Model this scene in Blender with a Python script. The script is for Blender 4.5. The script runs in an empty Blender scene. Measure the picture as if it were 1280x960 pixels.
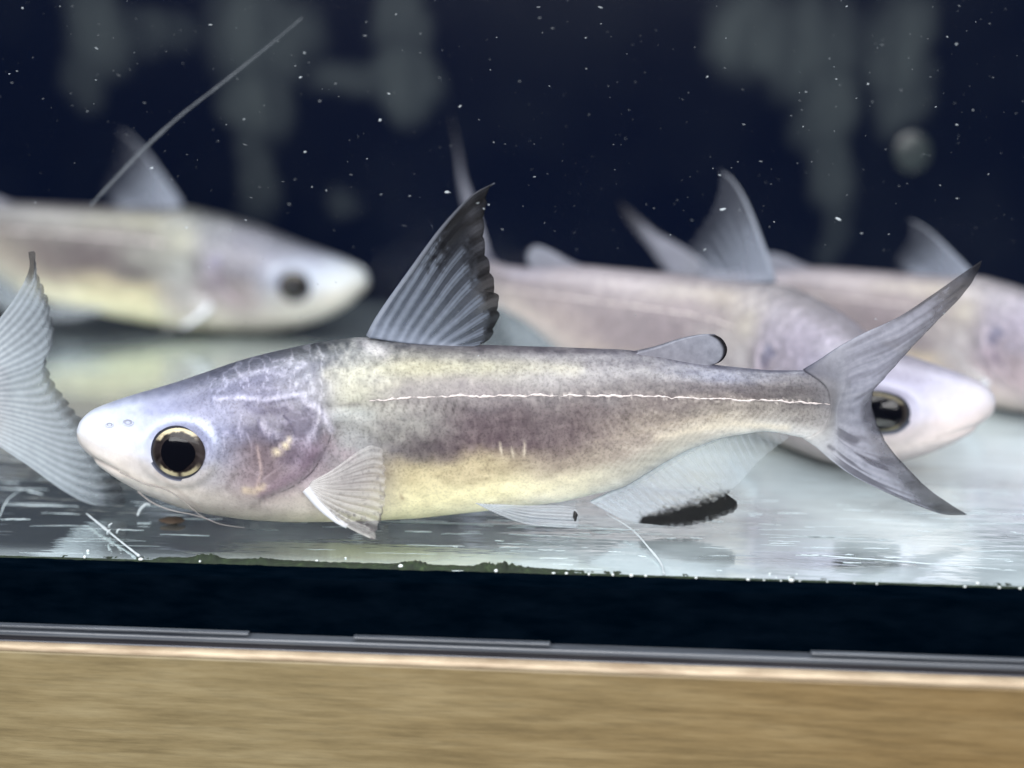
import bpy, math, random
import numpy as np
from mathutils import Vector, Matrix

random.seed(7)
SC = bpy.context.scene
COL = SC.collection

# ------------------------------------------------------------------ camera
FPX, CX, CY = 1850.0, 640.0, 480.0          # focal length and centre in photo pixels
PITCH = math.radians(14.25)
CP, SP = math.cos(PITCH), math.sin(PITCH)
H = 0.0635                                   # camera height above the tank floor (m)
cam_d = bpy.data.cameras.new('camera')
cam = bpy.data.objects.new('camera', cam_d)
COL.objects.link(cam)
cam.location = (0, 0, H)
cam.rotation_euler = (math.radians(90) - PITCH, 0, 0)
cam_d.sensor_width = 36.0
cam_d.lens = 36.0 * FPX / 1280.0
cam_d.clip_start = 0.005
cam_d.clip_end = 50
cam_d.dof.use_dof = True
cam_d.dof.focus_distance = 0.179
cam_d.dof.aperture_fstop = 9.8
SC.camera = cam

# ------------------------------------------------------------------ light
world = bpy.data.worlds.new('World')
SC.world = world
world.use_nodes = True
wb = world.node_tree.nodes['Background']
wb.inputs[0].default_value = (0.80, 0.88, 1.0, 1)
wb.inputs[1].default_value = 0.13


def area(name, loc, target, sx, sy, watts, colour):
    l = bpy.data.lights.new(name, 'AREA')
    l.shape = 'RECTANGLE'
    l.size, l.size_y = sx, sy
    l.energy = watts
    l.color = colour
    o = bpy.data.objects.new(name, l)
    COL.objects.link(o)
    o.location = loc
    d = Vector(target) - Vector(loc)
    o.rotation_euler = d.to_track_quat('-Z', 'Y').to_euler()
    return o


area('hood_lamp', (0.0, 0.20, 0.30), (0.0, 0.21, 0.0), 0.55, 0.12, 1.2, (0.93, 0.97, 1.0))
area('room_lamp', (-0.08, -0.26, 0.26), (0.0, 0.18, 0.02), 0.46, 0.30, 5.0, (1.0, 0.99, 0.985))

SC.view_settings.view_transform = 'Standard'
SC.view_settings.look = 'None'
SC.view_settings.exposure = 0.0
SC.view_settings.gamma = 1.0
SC.cycles.max_bounces = 10
SC.cycles.transparent_max_bounces = 24

# ------------------------------------------------------------------ helpers


def ray(px, py):
    a = (np.asarray(px, float) - CX) / FPX
    b = (np.asarray(py, float) - CY) / FPX
    return a, CP - b * SP, -SP - b * CP


def P(px, py, zc):
    """World point seen at a photo pixel, at a depth along the view axis."""
    a, y, z = ray(px, py)
    return Vector((float(a) * zc, float(y) * zc, H + float(z) * zc))


def project(x, y, z):
    d = H - z
    zc = y * CP + d * SP
    v = (d * CP - y * SP) / zc
    return CX + FPX * x / zc, CY + FPX * v


def srgb(r, g, b):
    c = np.array([r, g, b], float) / 255.0
    return np.where(c <= 0.04045, c / 12.92, ((c + 0.055) / 1.055) ** 2.4)


def lin(c):
    c = np.asarray(c, float) / 255.0
    return np.where(c <= 0.04045, c / 12.92, ((c + 0.055) / 1.055) ** 2.4)


def smooth(e0, e1, x):
    t = np.clip((x - e0) / (e1 - e0), 0, 1)
    return t * t * (3 - 2 * t)


_rng = np.random.RandomState(3)
_LAT = _rng.rand(256, 256)


def vnoise(x, y):
    x = np.asarray(x, float); y = np.asarray(y, float)
    xi = np.floor(x).astype(int); yi = np.floor(y).astype(int)
    fx = x - xi; fy = y - yi
    fx = fx * fx * (3 - 2 * fx); fy = fy * fy * (3 - 2 * fy)
    g = lambda i, j: _LAT[i % 256, j % 256]
    return ((g(xi, yi) * (1 - fx) + g(xi + 1, yi) * fx) * (1 - fy)
            + (g(xi, yi + 1) * (1 - fx) + g(xi + 1, yi + 1) * fx) * fy)


def fbm(x, y, o=3):
    s = 0; a = 0.5; t = 0
    for k in range(o):
        s = s + a * vnoise(x * 2 ** k + 17 * k, y * 2 ** k + 31 * k)
        t += a
        a *= 0.5
    return s / t


def catmull(pts, n):
    """n points evenly spaced along a smooth curve through pts."""
    p = np.asarray(pts, float)
    if len(p) == 2:
        t = np.linspace(0, 1, n)[:, None]
        return p[0] * (1 - t) + p[1] * t
    q = np.vstack([2 * p[0] - p[1], p, 2 * p[-1] - p[-2]])
    out = []
    for i in range(1, len(q) - 2):
        t = np.linspace(0, 1, 24, endpoint=False)[:, None]
        a, b, c, d = q[i - 1], q[i], q[i + 1], q[i + 2]
        out.append(0.5 * (2 * b + (c - a) * t + (2 * a - 5 * b + 4 * c - d) * t ** 2 + (3 * b - a - 3 * c + d) * t ** 3))
    out.append(p[-1][None])
    r = np.vstack(out)
    s = np.concatenate([[0], np.cumsum(np.linalg.norm(np.diff(r, axis=0), axis=1))])
    tt = np.linspace(0, s[-1], n)
    return np.stack([np.interp(tt, s, r[:, k]) for k in range(r.shape[1])], 1)


def coons(base, first, trail, last, nu, nv):
    """Grid [v][u]: v=0 base, v=1 trailing edge, u=0 first ray, u=1 last ray."""
    b = catmull(base, nu); t = catmull(trail, nu)
    f = catmull(first, nv); l = catmull(last, nv)
    u = np.linspace(0, 1, nu)[None, :, None]
    v = np.linspace(0, 1, nv)[:, None, None]
    g = ((1 - v) * b[None] + v * t[None] + (1 - u) * f[:, None] + u * l[:, None]
         - ((1 - u) * (1 - v) * b[0] + u * (1 - v) * b[-1] + (1 - u) * v * t[0] + u * v * t[-1]))
    return g


def link(o, parent=None):
    COL.objects.link(o)
    if parent is not None:
        o.parent = parent
    return o


def mesh_obj(name, verts, faces, mat, parent=None, cols=None, smooth_shade=True):
    me = bpy.data.meshes.new(name)
    verts = np.asarray(verts, float)
    me.from_pydata(verts.tolist(), [], [tuple(int(i) for i in f) for f in faces])
    me.update()
    if cols is not None:
        cols = np.asarray(cols, np.float32)
        if cols.shape[1] == 3:
            cols = np.hstack([cols, np.ones((len(cols), 1), np.float32)])
        at = me.color_attributes.new('tint', 'FLOAT_COLOR', 'POINT')
        at.data.foreach_set('color', cols.ravel())
    if smooth_shade:
        me.polygons.foreach_set('use_smooth', [True] * len(me.polygons))
    if mat is not None:
        me.materials.append(mat)
    return link(bpy.data.objects.new(name, me), parent)


def grid_faces(nv, nu, off=0, flip=False, wrap=False):
    i, j = np.meshgrid(np.arange(nv - 1), np.arange(nu if wrap else nu - 1), indexing='ij')
    j2 = (j + 1) % nu
    a = off + i * nu + j; b = off + i * nu + j2; c = off + (i + 1) * nu + j2; d = off + (i + 1) * nu + j
    f = np.stack([a, b, c, d], -1).reshape(-1, 4)
    return f[:, ::-1] if flip else f


def tube_geo(pts, radii, n=8):
    p = np.asarray(pts, float)
    m = len(p)
    r = np.broadcast_to(np.asarray(radii, float), (m,))
    tan = np.gradient(p, axis=0)
    tan /= np.linalg.norm(tan, axis=1)[:, None] + 1e-12
    up = np.array([0.0, 1.0, 0.0])
    n1 = np.cross(tan, up)
    bad = np.linalg.norm(n1, axis=1) < 1e-3
    n1[bad] = np.cross(tan[bad], np.array([0, 0, 1.0]))
    n1 /= np.linalg.norm(n1, axis=1)[:, None]
    n2 = np.cross(tan, n1)
    a = np.linspace(0, 2 * np.pi, n, endpoint=False)
    v = (p[:, None] + r[:, None, None] * (np.cos(a)[None, :, None] * n1[:, None] + np.sin(a)[None, :, None] * n2[:, None])).reshape(-1, 3)
    f = [tuple(q) for q in grid_faces(m, n, wrap=True)]
    f.append(tuple(range(n))[::-1]); f.append(tuple(range((m - 1) * n, m * n)))
    return v, f


def box_geo(x0, x1, y0, y1, z0, z1):
    v = [(x, y, z) for z in (z0, z1) for y in (y0, y1) for x in (x0, x1)]
    f = [(0, 2, 3, 1), (4, 5, 7, 6), (0, 1, 5, 4), (2, 6, 7, 3), (0, 4, 6, 2), (1, 3, 7, 5)]
    return v, f


def box(name, dims, mat, parent=None, bevel=0.0):
    v, f = box_geo(*dims)
    o = mesh_obj(name, v, f, mat, parent, smooth_shade=False)
    if bevel:
        m = o.modifiers.new('bevel', 'BEVEL')
        m.width = bevel
        m.segments = 2
    return o


def empty(name, loc=(0, 0, 0)):
    o = bpy.data.objects.new(name, None)
    o.empty_display_size = 0.01
    o.location = loc
    return link(o)


def tag(o, label=None, cat=None, group=None, kind=None):
    if label: o['label'] = label
    if cat: o['category'] = cat
    if group: o['group'] = group
    if kind: o['kind'] = kind
    return o


# ------------------------------------------------------------------ materials
class NT:
    def __init__(self, name):
        self.m = bpy.data.materials.new(name)
        self.m.use_nodes = True
        self.t = self.m.node_tree
        self.p = self.t.nodes.get('Principled BSDF')
        self.out = self.t.nodes.get('Material Output')

    def n(self, typ, **kw):
        nd = self.t.nodes.new(typ)
        for k, v in kw.items():
            if k.startswith('i_'):
                nd.inputs[k[2:].replace('_', ' ')].default_value = v
            else:
                setattr(nd, k, v)
        return nd

    def l(self, a, b):
        self.t.links.new(a, b)

    def coords(self, scale=(1, 1, 1), out='Object', loc=(0, 0, 0)):
        tc = self.n('ShaderNodeTexCoord')
        mp = self.n('ShaderNodeMapping')
        mp.inputs['Scale'].default_value = scale
        mp.inputs['Location'].default_value = loc
        self.l(tc.outputs[out], mp.inputs['Vector'])
        return mp.outputs['Vector']

    def noise(self, vec, scale, detail=3, rough=0.55):
        nd = self.n('ShaderNodeTexNoise')
        nd.inputs['Scale'].default_value = scale
        nd.inputs['Detail'].default_value = detail
        nd.inputs['Roughness'].default_value = rough
        self.l(vec, nd.inputs['Vector'])
        return nd.outputs['Fac']

    def ramp(self, fac, stops):
        r = self.n('ShaderNodeValToRGB')
        e = r.color_ramp.elements
        while len(e) < len(stops):
            e.new(0.5)
        for el, (pos, c) in zip(e, stops):
            el.position = pos
            if not hasattr(c, '__len__'):
                c = (c, c, c)
            el.color = tuple(c)[:3] + (1,)
        self.l(fac, r.inputs['Fac'])
        return r.outputs['Color']

    def mixc(self, fac, a, b, mode='MIX'):
        m = self.n('ShaderNodeMix', data_type='RGBA', blend_type=mode)
        for s, v in ((0, fac), (6, a), (7, b)):
            if hasattr(v, 'links'):
                self.l(v, m.inputs[s])
            else:
                m.inputs[s].default_value = v if s == 0 else tuple(v)[:3] + (1,)
        return m.outputs[2]

    def math(self, op, a, b=None):
        m = self.n('ShaderNodeMath', operation=op)
        for s, v in ((0, a), (1, b)):
            if v is None: continue
            if hasattr(v, 'links'):
                self.l(v, m.inputs[s])
            else:
                m.inputs[s].default_value = v
        return m.outputs[0]

    def bump(self, h, strength, dist):
        b = self.n('ShaderNodeBump')
        b.inputs['Strength'].default_value = strength
        b.inputs['Distance'].default_value = dist
        self.l(h, b.inputs['Height'])
        return b.outputs['Normal']

    def tint(self):
        a = self.n('ShaderNodeAttribute')
        a.attribute_name = 'tint'
        return a


def simple(name, c, rough=0.5, spec=0.5, metal=0.0, alpha=1.0, emit=None):
    k = NT(name)
    k.p.inputs['Base Color'].default_value = tuple(c)[:3] + (1,)
    k.p.inputs['Roughness'].default_value = rough
    k.p.inputs['Specular IOR Level'].default_value = spec
    k.p.inputs['Metallic'].default_value = metal
    k.p.inputs['Alpha'].default_value = alpha
    return k.m


def mat_skin():
    k = NT('fish_skin')
    a = k.tint()
    v = k.coords((1, 1, 1))
    # pigment cells: fine dark dots, weaker where the skin is silvery white
    dots = k.noise(v, 3100, 2, 0.65)
    d = k.ramp(dots, [(0.34, 0.70), (0.50, 1.0), (0.68, 1.08)])
    blot = k.noise(v, 520, 3, 0.6)
    b = k.ramp(blot, [(0.30, 0.86), (0.55, 1.0), (0.75, 1.06)])
    sp = k.mixc(1.0, d, b, 'MULTIPLY')
    # tint alpha = how speckled the skin is there
    sp = k.mixc(a.outputs['Alpha'], (1, 1, 1), sp)
    c = k.mixc(1.0, a.outputs['Color'], sp, 'MULTIPLY')
    k.l(c, k.p.inputs['Base Color'])
    k.p.inputs['Roughness'].default_value = 0.38
    k.p.inputs['Specular IOR Level'].default_value = 0.35
    k.p.inputs['Coat Weight'].default_value = 0.07
    k.p.inputs['Coat Roughness'].default_value = 0.2
    k.p.inputs['Subsurface Weight'].default_value = 0.12
    k.p.inputs['Subsurface Radius'].default_value = (1.0, 0.7, 0.6)
    k.p.inputs['Subsurface Scale'].default_value = 0.0008
    k.l(k.bump(dots, 0.12, 0.00015), k.p.inputs['Normal'])
    return k.m


def mat_fin(name='fin_membrane', speck=0.16):
    k = NT(name)
    a = k.tint()
    v = k.coords((1, 1, 1))
    nz = k.noise(v, 1500, 3, 0.6)
    var = k.ramp(nz, [(0.3, 1.0 - speck), (0.6, 1.0), (0.8, 1.0 + speck * 0.4)])
    c = k.mixc(1.0, a.outputs['Color'], var, 'MULTIPLY')
    k.l(c, k.p.inputs['Base Color'])
    k.p.inputs['Roughness'].default_value = 0.4
    k.p.inputs['Specular IOR Level'].default_value = 0.2
    tl = k.n('ShaderNodeBsdfTranslucent')
    k.l(c, tl.inputs['Color'])
    m1 = k.n('ShaderNodeMixShader'); m1.inputs[0].default_value = 0.3
    k.l(k.p.outputs[0], m1.inputs[1]); k.l(tl.outputs[0], m1.inputs[2])
    tr = k.n('ShaderNodeBsdfTransparent')
    m2 = k.n('ShaderNodeMixShader')
    k.l(a.outputs['Alpha'], m2.inputs[0])
    k.l(tr.outputs[0], m2.inputs[1]); k.l(m1.outputs[0], m2.inputs[2])
    k.l(m2.outputs[0], k.out.inputs['Surface'])
    return k.m


def mat_tint(name, rough, spec=0.5, coat=0.0, metal=0.0):
    k = NT(name)
    a = k.tint()
    k.l(a.outputs['Color'], k.p.inputs['Base Color'])
    k.p.inputs['Roughness'].default_value = rough
    k.p.inputs['Specular IOR Level'].default_value = spec
    k.p.inputs['Coat Weight'].default_value = coat
    k.p.inputs['Metallic'].default_value = metal
    return k.m


SKIN = mat_skin()
FIN = mat_fin()
RAY = mat_fin('fin_ray_tissue', 0.10)
IRIS = mat_tint('iris', 0.35, 0.15, 0.12, 0.0)
PUPIL = simple('pupil', (0.0015, 0.0018, 0.004), 0.08, 0.22)
BONE = simple('pale_spine', srgb(205, 208, 215), 0.4)
LINE = simple('lateral_line_white', srgb(208, 198, 196), 0.35)
DARK = simple('dark_hole', srgb(138, 142, 160), 0.6)

# ------------------------------------------------------------------ the fish, drawn in the pixels of the nearest one
YF = 0.1747                                  # the plane in which the nearest fish stands


def at(px, py, y=0.0):
    """Fish-local point seen at pixel px,py when it lies y behind the fish's mid-plane."""
    a, b, c = ray(px, py)
    t = (YF + y) / b
    return np.stack([a * t, np.zeros_like(t) + y, H + c * t], -1) - ORG


ORG = np.zeros(3)
ORG = np.append(at(np.array(640.0), np.array(655.0))[[0]], [0.0, at(np.array(640.0), np.array(655.0))[2]])

S_X = [97, 98.5, 102, 108, 116, 125, 150, 180, 222, 260, 300, 340, 380, 420, 450, 480, 520, 600, 700, 780, 820, 860, 900, 960, 1000, 1025, 1045, 1062]
S_T = [541, 533, 525, 518, 512, 508, 499, 490, 478, 465, 451, 440.5, 431.5, 425, 421, 424, 427.5, 431, 434, 437, 442, 450, 457, 463, 463, 462, 466, 478]
S_B = [542, 550, 556, 562, 569, 580, 599, 616, 632, 641, 647, 650, 651, 650.5, 650, 648.5, 646.5, 638, 627, 609, 584, 562, 547, 538, 546, 552, 550, 536]
W_X = [97, 98.5, 102, 108, 116, 125, 150, 180, 222, 260, 300, 340, 380, 420, 500, 600, 700, 800, 900, 1000, 1025, 1045, 1060, 1062]
W_Y = [1, 9, 17, 25, 31, 36, 44, 51, 58, 63, 66, 68, 68, 66, 62, 56, 48, 38, 27, 14, 10, 5, 1, .4]


def prof(px):
    return np.interp(px, S_X, S_T), np.interp(px, S_X, S_B), np.interp(px, W_X, W_Y) * 1e-4


NEXP = 2.25


def sm_interp(px):
    # smoothed profiles (the tables are coarse)
    k = np.linspace(-1, 1, 9)
    wgt = np.exp(-2.5 * k * k); wgt /= wgt.sum()
    r = np.clip((px - 97) * 0.25, 0.3, 16)
    T = B = W = 0
    for kk, ww in zip(k, wgt):
        t, b, w = prof(np.clip(px + kk * r, 97, 1062))
        T = T + ww * t; B = B + ww * b; W = W + ww * w
    return T, B, W


def flank(px, py, lift=0.0):
    """Fish-local point on the near flank seen at pixel px,py."""
    px = np.asarray(px, float); py = np.asarray(py, float)
    y = np.zeros_like(px)
    for _ in range(12):
        p = at(px, py, y)
        fx, fy = project(p[..., 0] + ORG[0], np.full_like(px, YF), p[..., 2] + ORG[2])
        T, B, W = sm_interp(fx)
        t = np.clip(np.abs((fy - (T + B) / 2) / ((B - T) / 2)), 0, 0.995)
        y = -W * (1 - t ** NEXP) ** (1 / NEXP)
    return at(px, py, y - lift)


# ---- skin colour: a table over (along the body, back -> belly), photo colours of the skin
PX_C = [100, 125, 150, 200, 260, 320, 380, 440, 520, 600, 700, 800, 900, 1000, 1062]
T_C = [0, .15, .3, .45, .6, .75, .9, 1.0]
C_TAB = np.array([
    [(196, 204, 220), (206, 213, 226), (212, 218, 229), (217, 221, 228), (217, 217, 221), (213, 209, 209), (208, 202, 198), (194, 189, 187)],
    [(178, 186, 205), (196, 204, 222), (204, 211, 228), (214, 219, 231), (218, 220, 226), (217, 212, 210), (212, 205, 198), (192, 187, 182)],
    [(150, 158, 185), (180, 190, 220), (192, 202, 230), (214, 222, 242), (222, 225, 236), (222, 216, 213), (215, 207, 198), (190, 185, 180)],
    [(118, 123, 148), (150, 156, 190), (170, 178, 216), (188, 198, 232), (192, 198, 222), (196, 192, 194), (213, 206, 197), (176, 172, 168)],
    [(104, 107, 128), (140, 143, 172), (158, 162, 198), (164, 170, 208), (174, 178, 206), (180, 177, 184), (196, 188, 180), (164, 158, 150)],
    [(104, 107, 124), (146, 146, 174), (152, 150, 180), (134, 130, 156), (146, 132, 142), (162, 144, 152), (186, 174, 170), (168, 162, 150)],
    [(110, 114, 124), (162, 164, 182), (152, 152, 178), (164, 160, 186), (152, 136, 158), (172, 158, 168), (200, 190, 180), (188, 182, 162)],
    [(120, 124, 128), (168, 170, 168), (190, 190, 168), (168, 168, 160), (184, 186, 188), (152, 142, 144), (188, 178, 166), (212, 206, 168)],
    [(114, 112, 120), (182, 178, 156), (150, 142, 143), (178, 176, 172), (126, 116, 120), (212, 198, 154), (236, 227, 176), (216, 212, 170)],
    [(114, 110, 120), (176, 173, 160), (150, 139, 144), (132, 114, 122), (126, 106, 114), (206, 190, 150), (240, 231, 180), (226, 221, 186)],
    [(120, 115, 125), (176, 173, 175), (151, 143, 146), (140, 125, 129), (140, 122, 126), (178, 163, 146), (234, 225, 188), (236, 233, 216)],
    [(125, 122, 135), (166, 164, 170), (150, 142, 145), (160, 147, 145), (176, 162, 152), (186, 173, 161), (190, 186, 174), (202, 202, 197)],
    [(120, 120, 140), (160, 163, 182), (142, 134, 140), (156, 145, 144), (178, 168, 158), (197, 187, 172), (216, 209, 196), (221, 219, 211)],
    [(120, 121, 140), (142, 139, 146), (130, 124, 128), (136, 130, 132), (166, 160, 156), (166, 161, 158), (200, 198, 196), (205, 205, 206)],
    [(152, 154, 168), (160, 161, 172), (160, 161, 170), (160, 161, 170), (164, 164, 172), (168, 169, 176), (182, 184, 190), (186, 188, 194)],
], float)

_g = C_TAB.mean(2, keepdims=True)
C_TAB = _g + (C_TAB - _g) * np.where(C_TAB[..., 2:] < _g, 0.68, 0.70)                # the photo's colours run a little strong
C_TAB = 255 * (C_TAB / 255) ** 1.22
C_TAB[6:, :5] *= np.array([.88, .93, .89, .89, .92])[None, :, None]


def seg_dist(px, py, pts):
    d = np.full(np.shape(px), 1e9)
    for (x0, y0), (x1, y1) in zip(pts[:-1], pts[1:]):
        dx, dy = x1 - x0, y1 - y0
        t = np.clip(((px - x0) * dx + (py - y0) * dy) / (dx * dx + dy * dy), 0, 1)
        d = np.minimum(d, np.hypot(px - x0 - t * dx, py - y0 - t * dy))
    return d


STROKES = [  # points, half-width, colour, strength
    ([(268, 498), (300, 496), (330, 499), (350, 496), (372, 492)], 2.2, (205, 205, 232), .8),
    ([(335, 512), (360, 516), (380, 520)], 13, (104, 98, 114), .6),
    ([(340, 534), (365, 538), (385, 536)], 6, (106, 102, 118), .6),
    ([(382, 503), (396, 508), (406, 521), (414, 537)], 4.5, (196, 194, 212), .75),
    ([(326, 530), (334, 540), (352, 547), (384, 552), (392, 540), (398, 526)], 2.6, (192, 188, 206), .65),
    ([(322, 556), (334, 575), (344, 592)], 13, (112, 98, 104), .6),
    ([(342, 568), (352, 561), (362, 551)], 3.6, (246, 232, 200), .95),
    ([(396, 560), (378, 588), (350, 606), (330, 616)], 9, (116, 98, 114), .6),
    ([(322, 560), (327, 590), (322, 606)], 2.2, (196, 176, 172), .6),
    ([(306, 612), (318, 613), (330, 608)], 4, (232, 214, 176), .6),
    ([(284, 610), (290, 600), (297, 590)], 3.5, (124, 116, 118), .6),
    ([(408, 548), (420, 565), (440, 570)], 9, (158, 138, 148), .5),
    ([(420, 520), (440, 515), (462, 518)], 9, (200, 208, 210), .5),
    ([(470, 512), (500, 510), (530, 508)], 8, (200, 198, 190), .35),
    ([(410, 468), (470, 464), (560, 460), (640, 458), (720, 462)], 9, (210, 207, 172), .34),
    ([(420, 486), (460, 486), (495, 480)], 6, (192, 188, 162), .3),
    ([(425, 505), (450, 504), (485, 499)], 1.8, (92, 88, 88), .7),
    ([(196, 590), (214, 606), (236, 625), (250, 637)], 2.6, (150, 140, 134), .55),
    ([(300, 470), (330, 463), (356, 470), (382, 455)], 3, (196, 196, 214), .45),
    ([(370, 478), (386, 470), (392, 486), (382, 494)], 3.2, (206, 208, 218), .5),
    ([(452, 424), (462, 432), (478, 440)], 9, (206, 202, 206), .6),
    ([(700, 612), (740, 606), (780, 590), (820, 566), (870, 542)], 9, (176, 172, 160), .45),
    ([(690, 618), (730, 612)], 7, (240, 234, 205), .5),
    ([(820, 548), (870, 536), (920, 530), (985, 535)], 5, (226, 216, 196), .6),
    ([(745, 552), (800, 540), (860, 526), (900, 520)], 4, (202, 190, 172), .4),
    ([(625, 556), (627, 567)], 1.9, (236, 226, 205), .8),
    ([(640, 562), (642, 571)], 1.9, (236, 226, 205), .8),
    ([(656, 556), (655, 567)], 1.9, (236, 226, 205), .8),
    ([(501, 621), (503, 622)], 2.0, (130, 112, 90), .8),
    ([(1035, 556), (1040, 560)], 2.6, (60, 58, 62), .9),
    ([(150, 526), (163, 528)], 4.5, (156, 160, 184), .6),
    ([(116, 573), (130, 580), (148, 588)], 1.8, (146, 136, 134), .6),
    ([(119, 578), (132, 586), (150, 596)], 2.5, (226, 220, 216), .4),
    ([(126, 533), (142, 529)], 4, (170, 176, 198), .6),
]


PLAIN = False


def skin(px, py):
    T, B, W = sm_interp(np.clip(px, 97, 1062))
    t = np.clip((py - T) / np.maximum(B - T, 1), 0, 1)
    wob = (fbm(px / 40, py / 25, 3) - .5) * 0.10
    t = np.clip(t + wob * np.minimum(t, 1 - t) * 4, 0, 1)
    i = np.clip(np.searchsorted(PX_C, px) - 1, 0, len(PX_C) - 2)
    j = np.clip(np.searchsorted(T_C, t) - 1, 0, len(T_C) - 2)
    PXA = np.array(PX_C, float); TA = np.array(T_C)
    fu = np.clip((px - PXA[i]) / (PXA[i + 1] - PXA[i]), 0, 1); fu = fu * fu * (3 - 2 * fu)
    fv = np.clip((t - TA[j]) / (TA[j + 1] - TA[j]), 0, 1); fv = fv * fv * (3 - 2 * fv)
    fu = fu[:, None]; fv = fv[:, None]
    c = (C_TAB[i, j] * (1 - fu) + C_TAB[i + 1, j] * fu) * (1 - fv) + (C_TAB[i, j + 1] * (1 - fu) + C_TAB[i + 1, j + 1] * fu) * fv
    # mottling of the head and nape: worm-like pale marks
    wm = np.abs(fbm(px / 17 + 5, py / 13, 3) - .5)
    head = smooth(230, 290, px) * (1 - smooth(400, 440, px)) * (1 - smooth(.55, .75, t))
    c = c + (head * (np.exp(-(wm / .04) ** 2) - .38))[:, None] * np.array([40, 39, 41])
    nape = smooth(360, 420, px) * (1 - smooth(470, 560, px)) * (1 - smooth(.2, .35, t))
    c = c + (nape * (fbm(px / 7, py / 7, 3) - .5))[:, None] * np.array([95, 93, 86])
    # silvery flecks of the flank, drawn out along it
    fl = fbm(px / 14, py / 5, 3)
    c = c + ((smooth(420, 520, px) * (1 - smooth(980, 1040, px)) * (fl - .5)) * 46)[:, None] * np.array([1, 1, .9])
    gr = fbm(px / 4.5, py / 4.0, 2) - .5
    c = c + (gr * 30 * smooth(390, 450, px) * (1 - smooth(960, 1030, px)) * (1 - .85 * smooth(.62, .78, t)))[:, None] * np.array([1, 1, .92])
    c = c + ((fbm(px / 7, py / 6, 3) - .5) * 26 * (1 - smooth(400, 460, px)) * smooth(100, 150, px))[:, None]
    # muscle blocks showing through the rear flank
    ph = (px + (py - 500) * 0.9) / 8.5
    mus = np.sin(ph * 2 * np.pi + 2.5 * fbm(px / 40, py / 40, 2))
    c = c + (mus * smooth(690, 800, px) * (1 - smooth(990, 1030, px)) * smooth(505, 516, py) * (1 - smooth(.85, .97, t)) * 11)[:, None]
    # dark ticks below the lateral line
    tick = np.maximum(0, np.sin((px + .5 * (py - 505)) / 13 * 2 * np.pi + 3 * vnoise(px / 30, py / 90))) ** 3
    c = c - (tick * smooth(455, 475, px) * (1 - smooth(560, 620, px)) * smooth(499, 503, py) * (1 - smooth(510, 520, py)) * 55)[:, None]
    ll = np.interp(px, [462, 500, 560, 640, 720, 800, 900, 1000, 1046], [501.5, 498.5, 495.5, 495, 494, 495.5, 499, 502.5, 506])
    flk = smooth(.60, .72, fbm(px / 4.2, py / 3.2, 2)) * np.exp(-((py - ll) / 4.5) ** 2) * smooth(560, 720, px) * (1 - smooth(1000, 1040, px)) * .7
    c = c * (1 - flk[:, None]) + np.array([216, 208, 202]) * flk[:, None]
    for pts, hw, col, s in ([] if PLAIN else STROKES):
        d = seg_dist(px, py, pts)
        wgt = s * np.exp(-(d / hw) ** 2) * (0.7 + 0.6 * (fbm(px / 9, py / 9, 2) - .25))
        c = c * (1 - np.clip(wgt, 0, 1)[:, None]) + np.array(col, float) * np.clip(wgt, 0, 1)[:, None]
    # pale ring of skin above the eye
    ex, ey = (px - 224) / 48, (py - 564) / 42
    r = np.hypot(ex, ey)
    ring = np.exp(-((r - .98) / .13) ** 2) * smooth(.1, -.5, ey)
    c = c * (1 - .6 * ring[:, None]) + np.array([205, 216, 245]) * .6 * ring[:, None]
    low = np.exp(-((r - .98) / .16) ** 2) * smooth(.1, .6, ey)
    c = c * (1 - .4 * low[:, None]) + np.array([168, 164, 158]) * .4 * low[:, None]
    spk = smooth(180, 300, px) * (1 - .6 * smooth(.66, .85, t)) * (1 - .4 * smooth(1000, 1050, px))
    spk = np.clip(0.12 + spk, 0, 1)
    return lin(np.clip(c, 0, 255)), spk


HEAD_RELIEF = [  # points, half-width (px), height (0.1 mm): folds of the gill cover, mouth, skull edge
    ([(382, 503), (396, 508), (408, 521), (415, 540)], 4.0, 2.0),
    ([(326, 530), (334, 540), (352, 547), (384, 552), (393, 540), (399, 526)], 3.2, 1.8),
    ([(399, 528), (394, 556), (376, 584), (350, 604), (322, 618)], 5.0, 2.2),
    ([(410, 545), (404, 572), (386, 598), (360, 616)], 4.0, -1.8),
    ([(340, 556), (344, 580), (336, 604)], 4.0, -1.6),
    ([(360, 558), (362, 578), (350, 596)], 3.0, 1.3),
    ([(322, 560), (327, 590), (322, 606)], 3.0, 1.5),
    ([(284, 612), (292, 598), (300, 584)], 4.0, -1.6),
    ([(268, 498), (300, 496), (330, 499), (372, 492)], 3.0, 1.5),
    ([(300, 512), (330, 520), (352, 516)], 7.0, -1.4),
    ([(116, 573), (130, 580), (148, 589), (160, 594)], 2.2, -2.6),
    ([(120, 580), (134, 588), (152, 598)], 3.5, 1.8),
    ([(112, 563), (128, 571), (146, 580)], 4.0, 1.4),
    ([(150, 590), (175, 600), (205, 606)], 4.0, 1.2),
    ([(190, 600), (214, 610), (244, 612), (268, 598)], 5.0, -1.3),
    ([(196, 538), (180, 560), (186, 586)], 5.0, -1.2),
    ([(420, 520), (450, 530), (470, 545)], 7.0, 1.6),
    ([(392, 560), (410, 575), (430, 574)], 6.0, 1.5),
]


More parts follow.
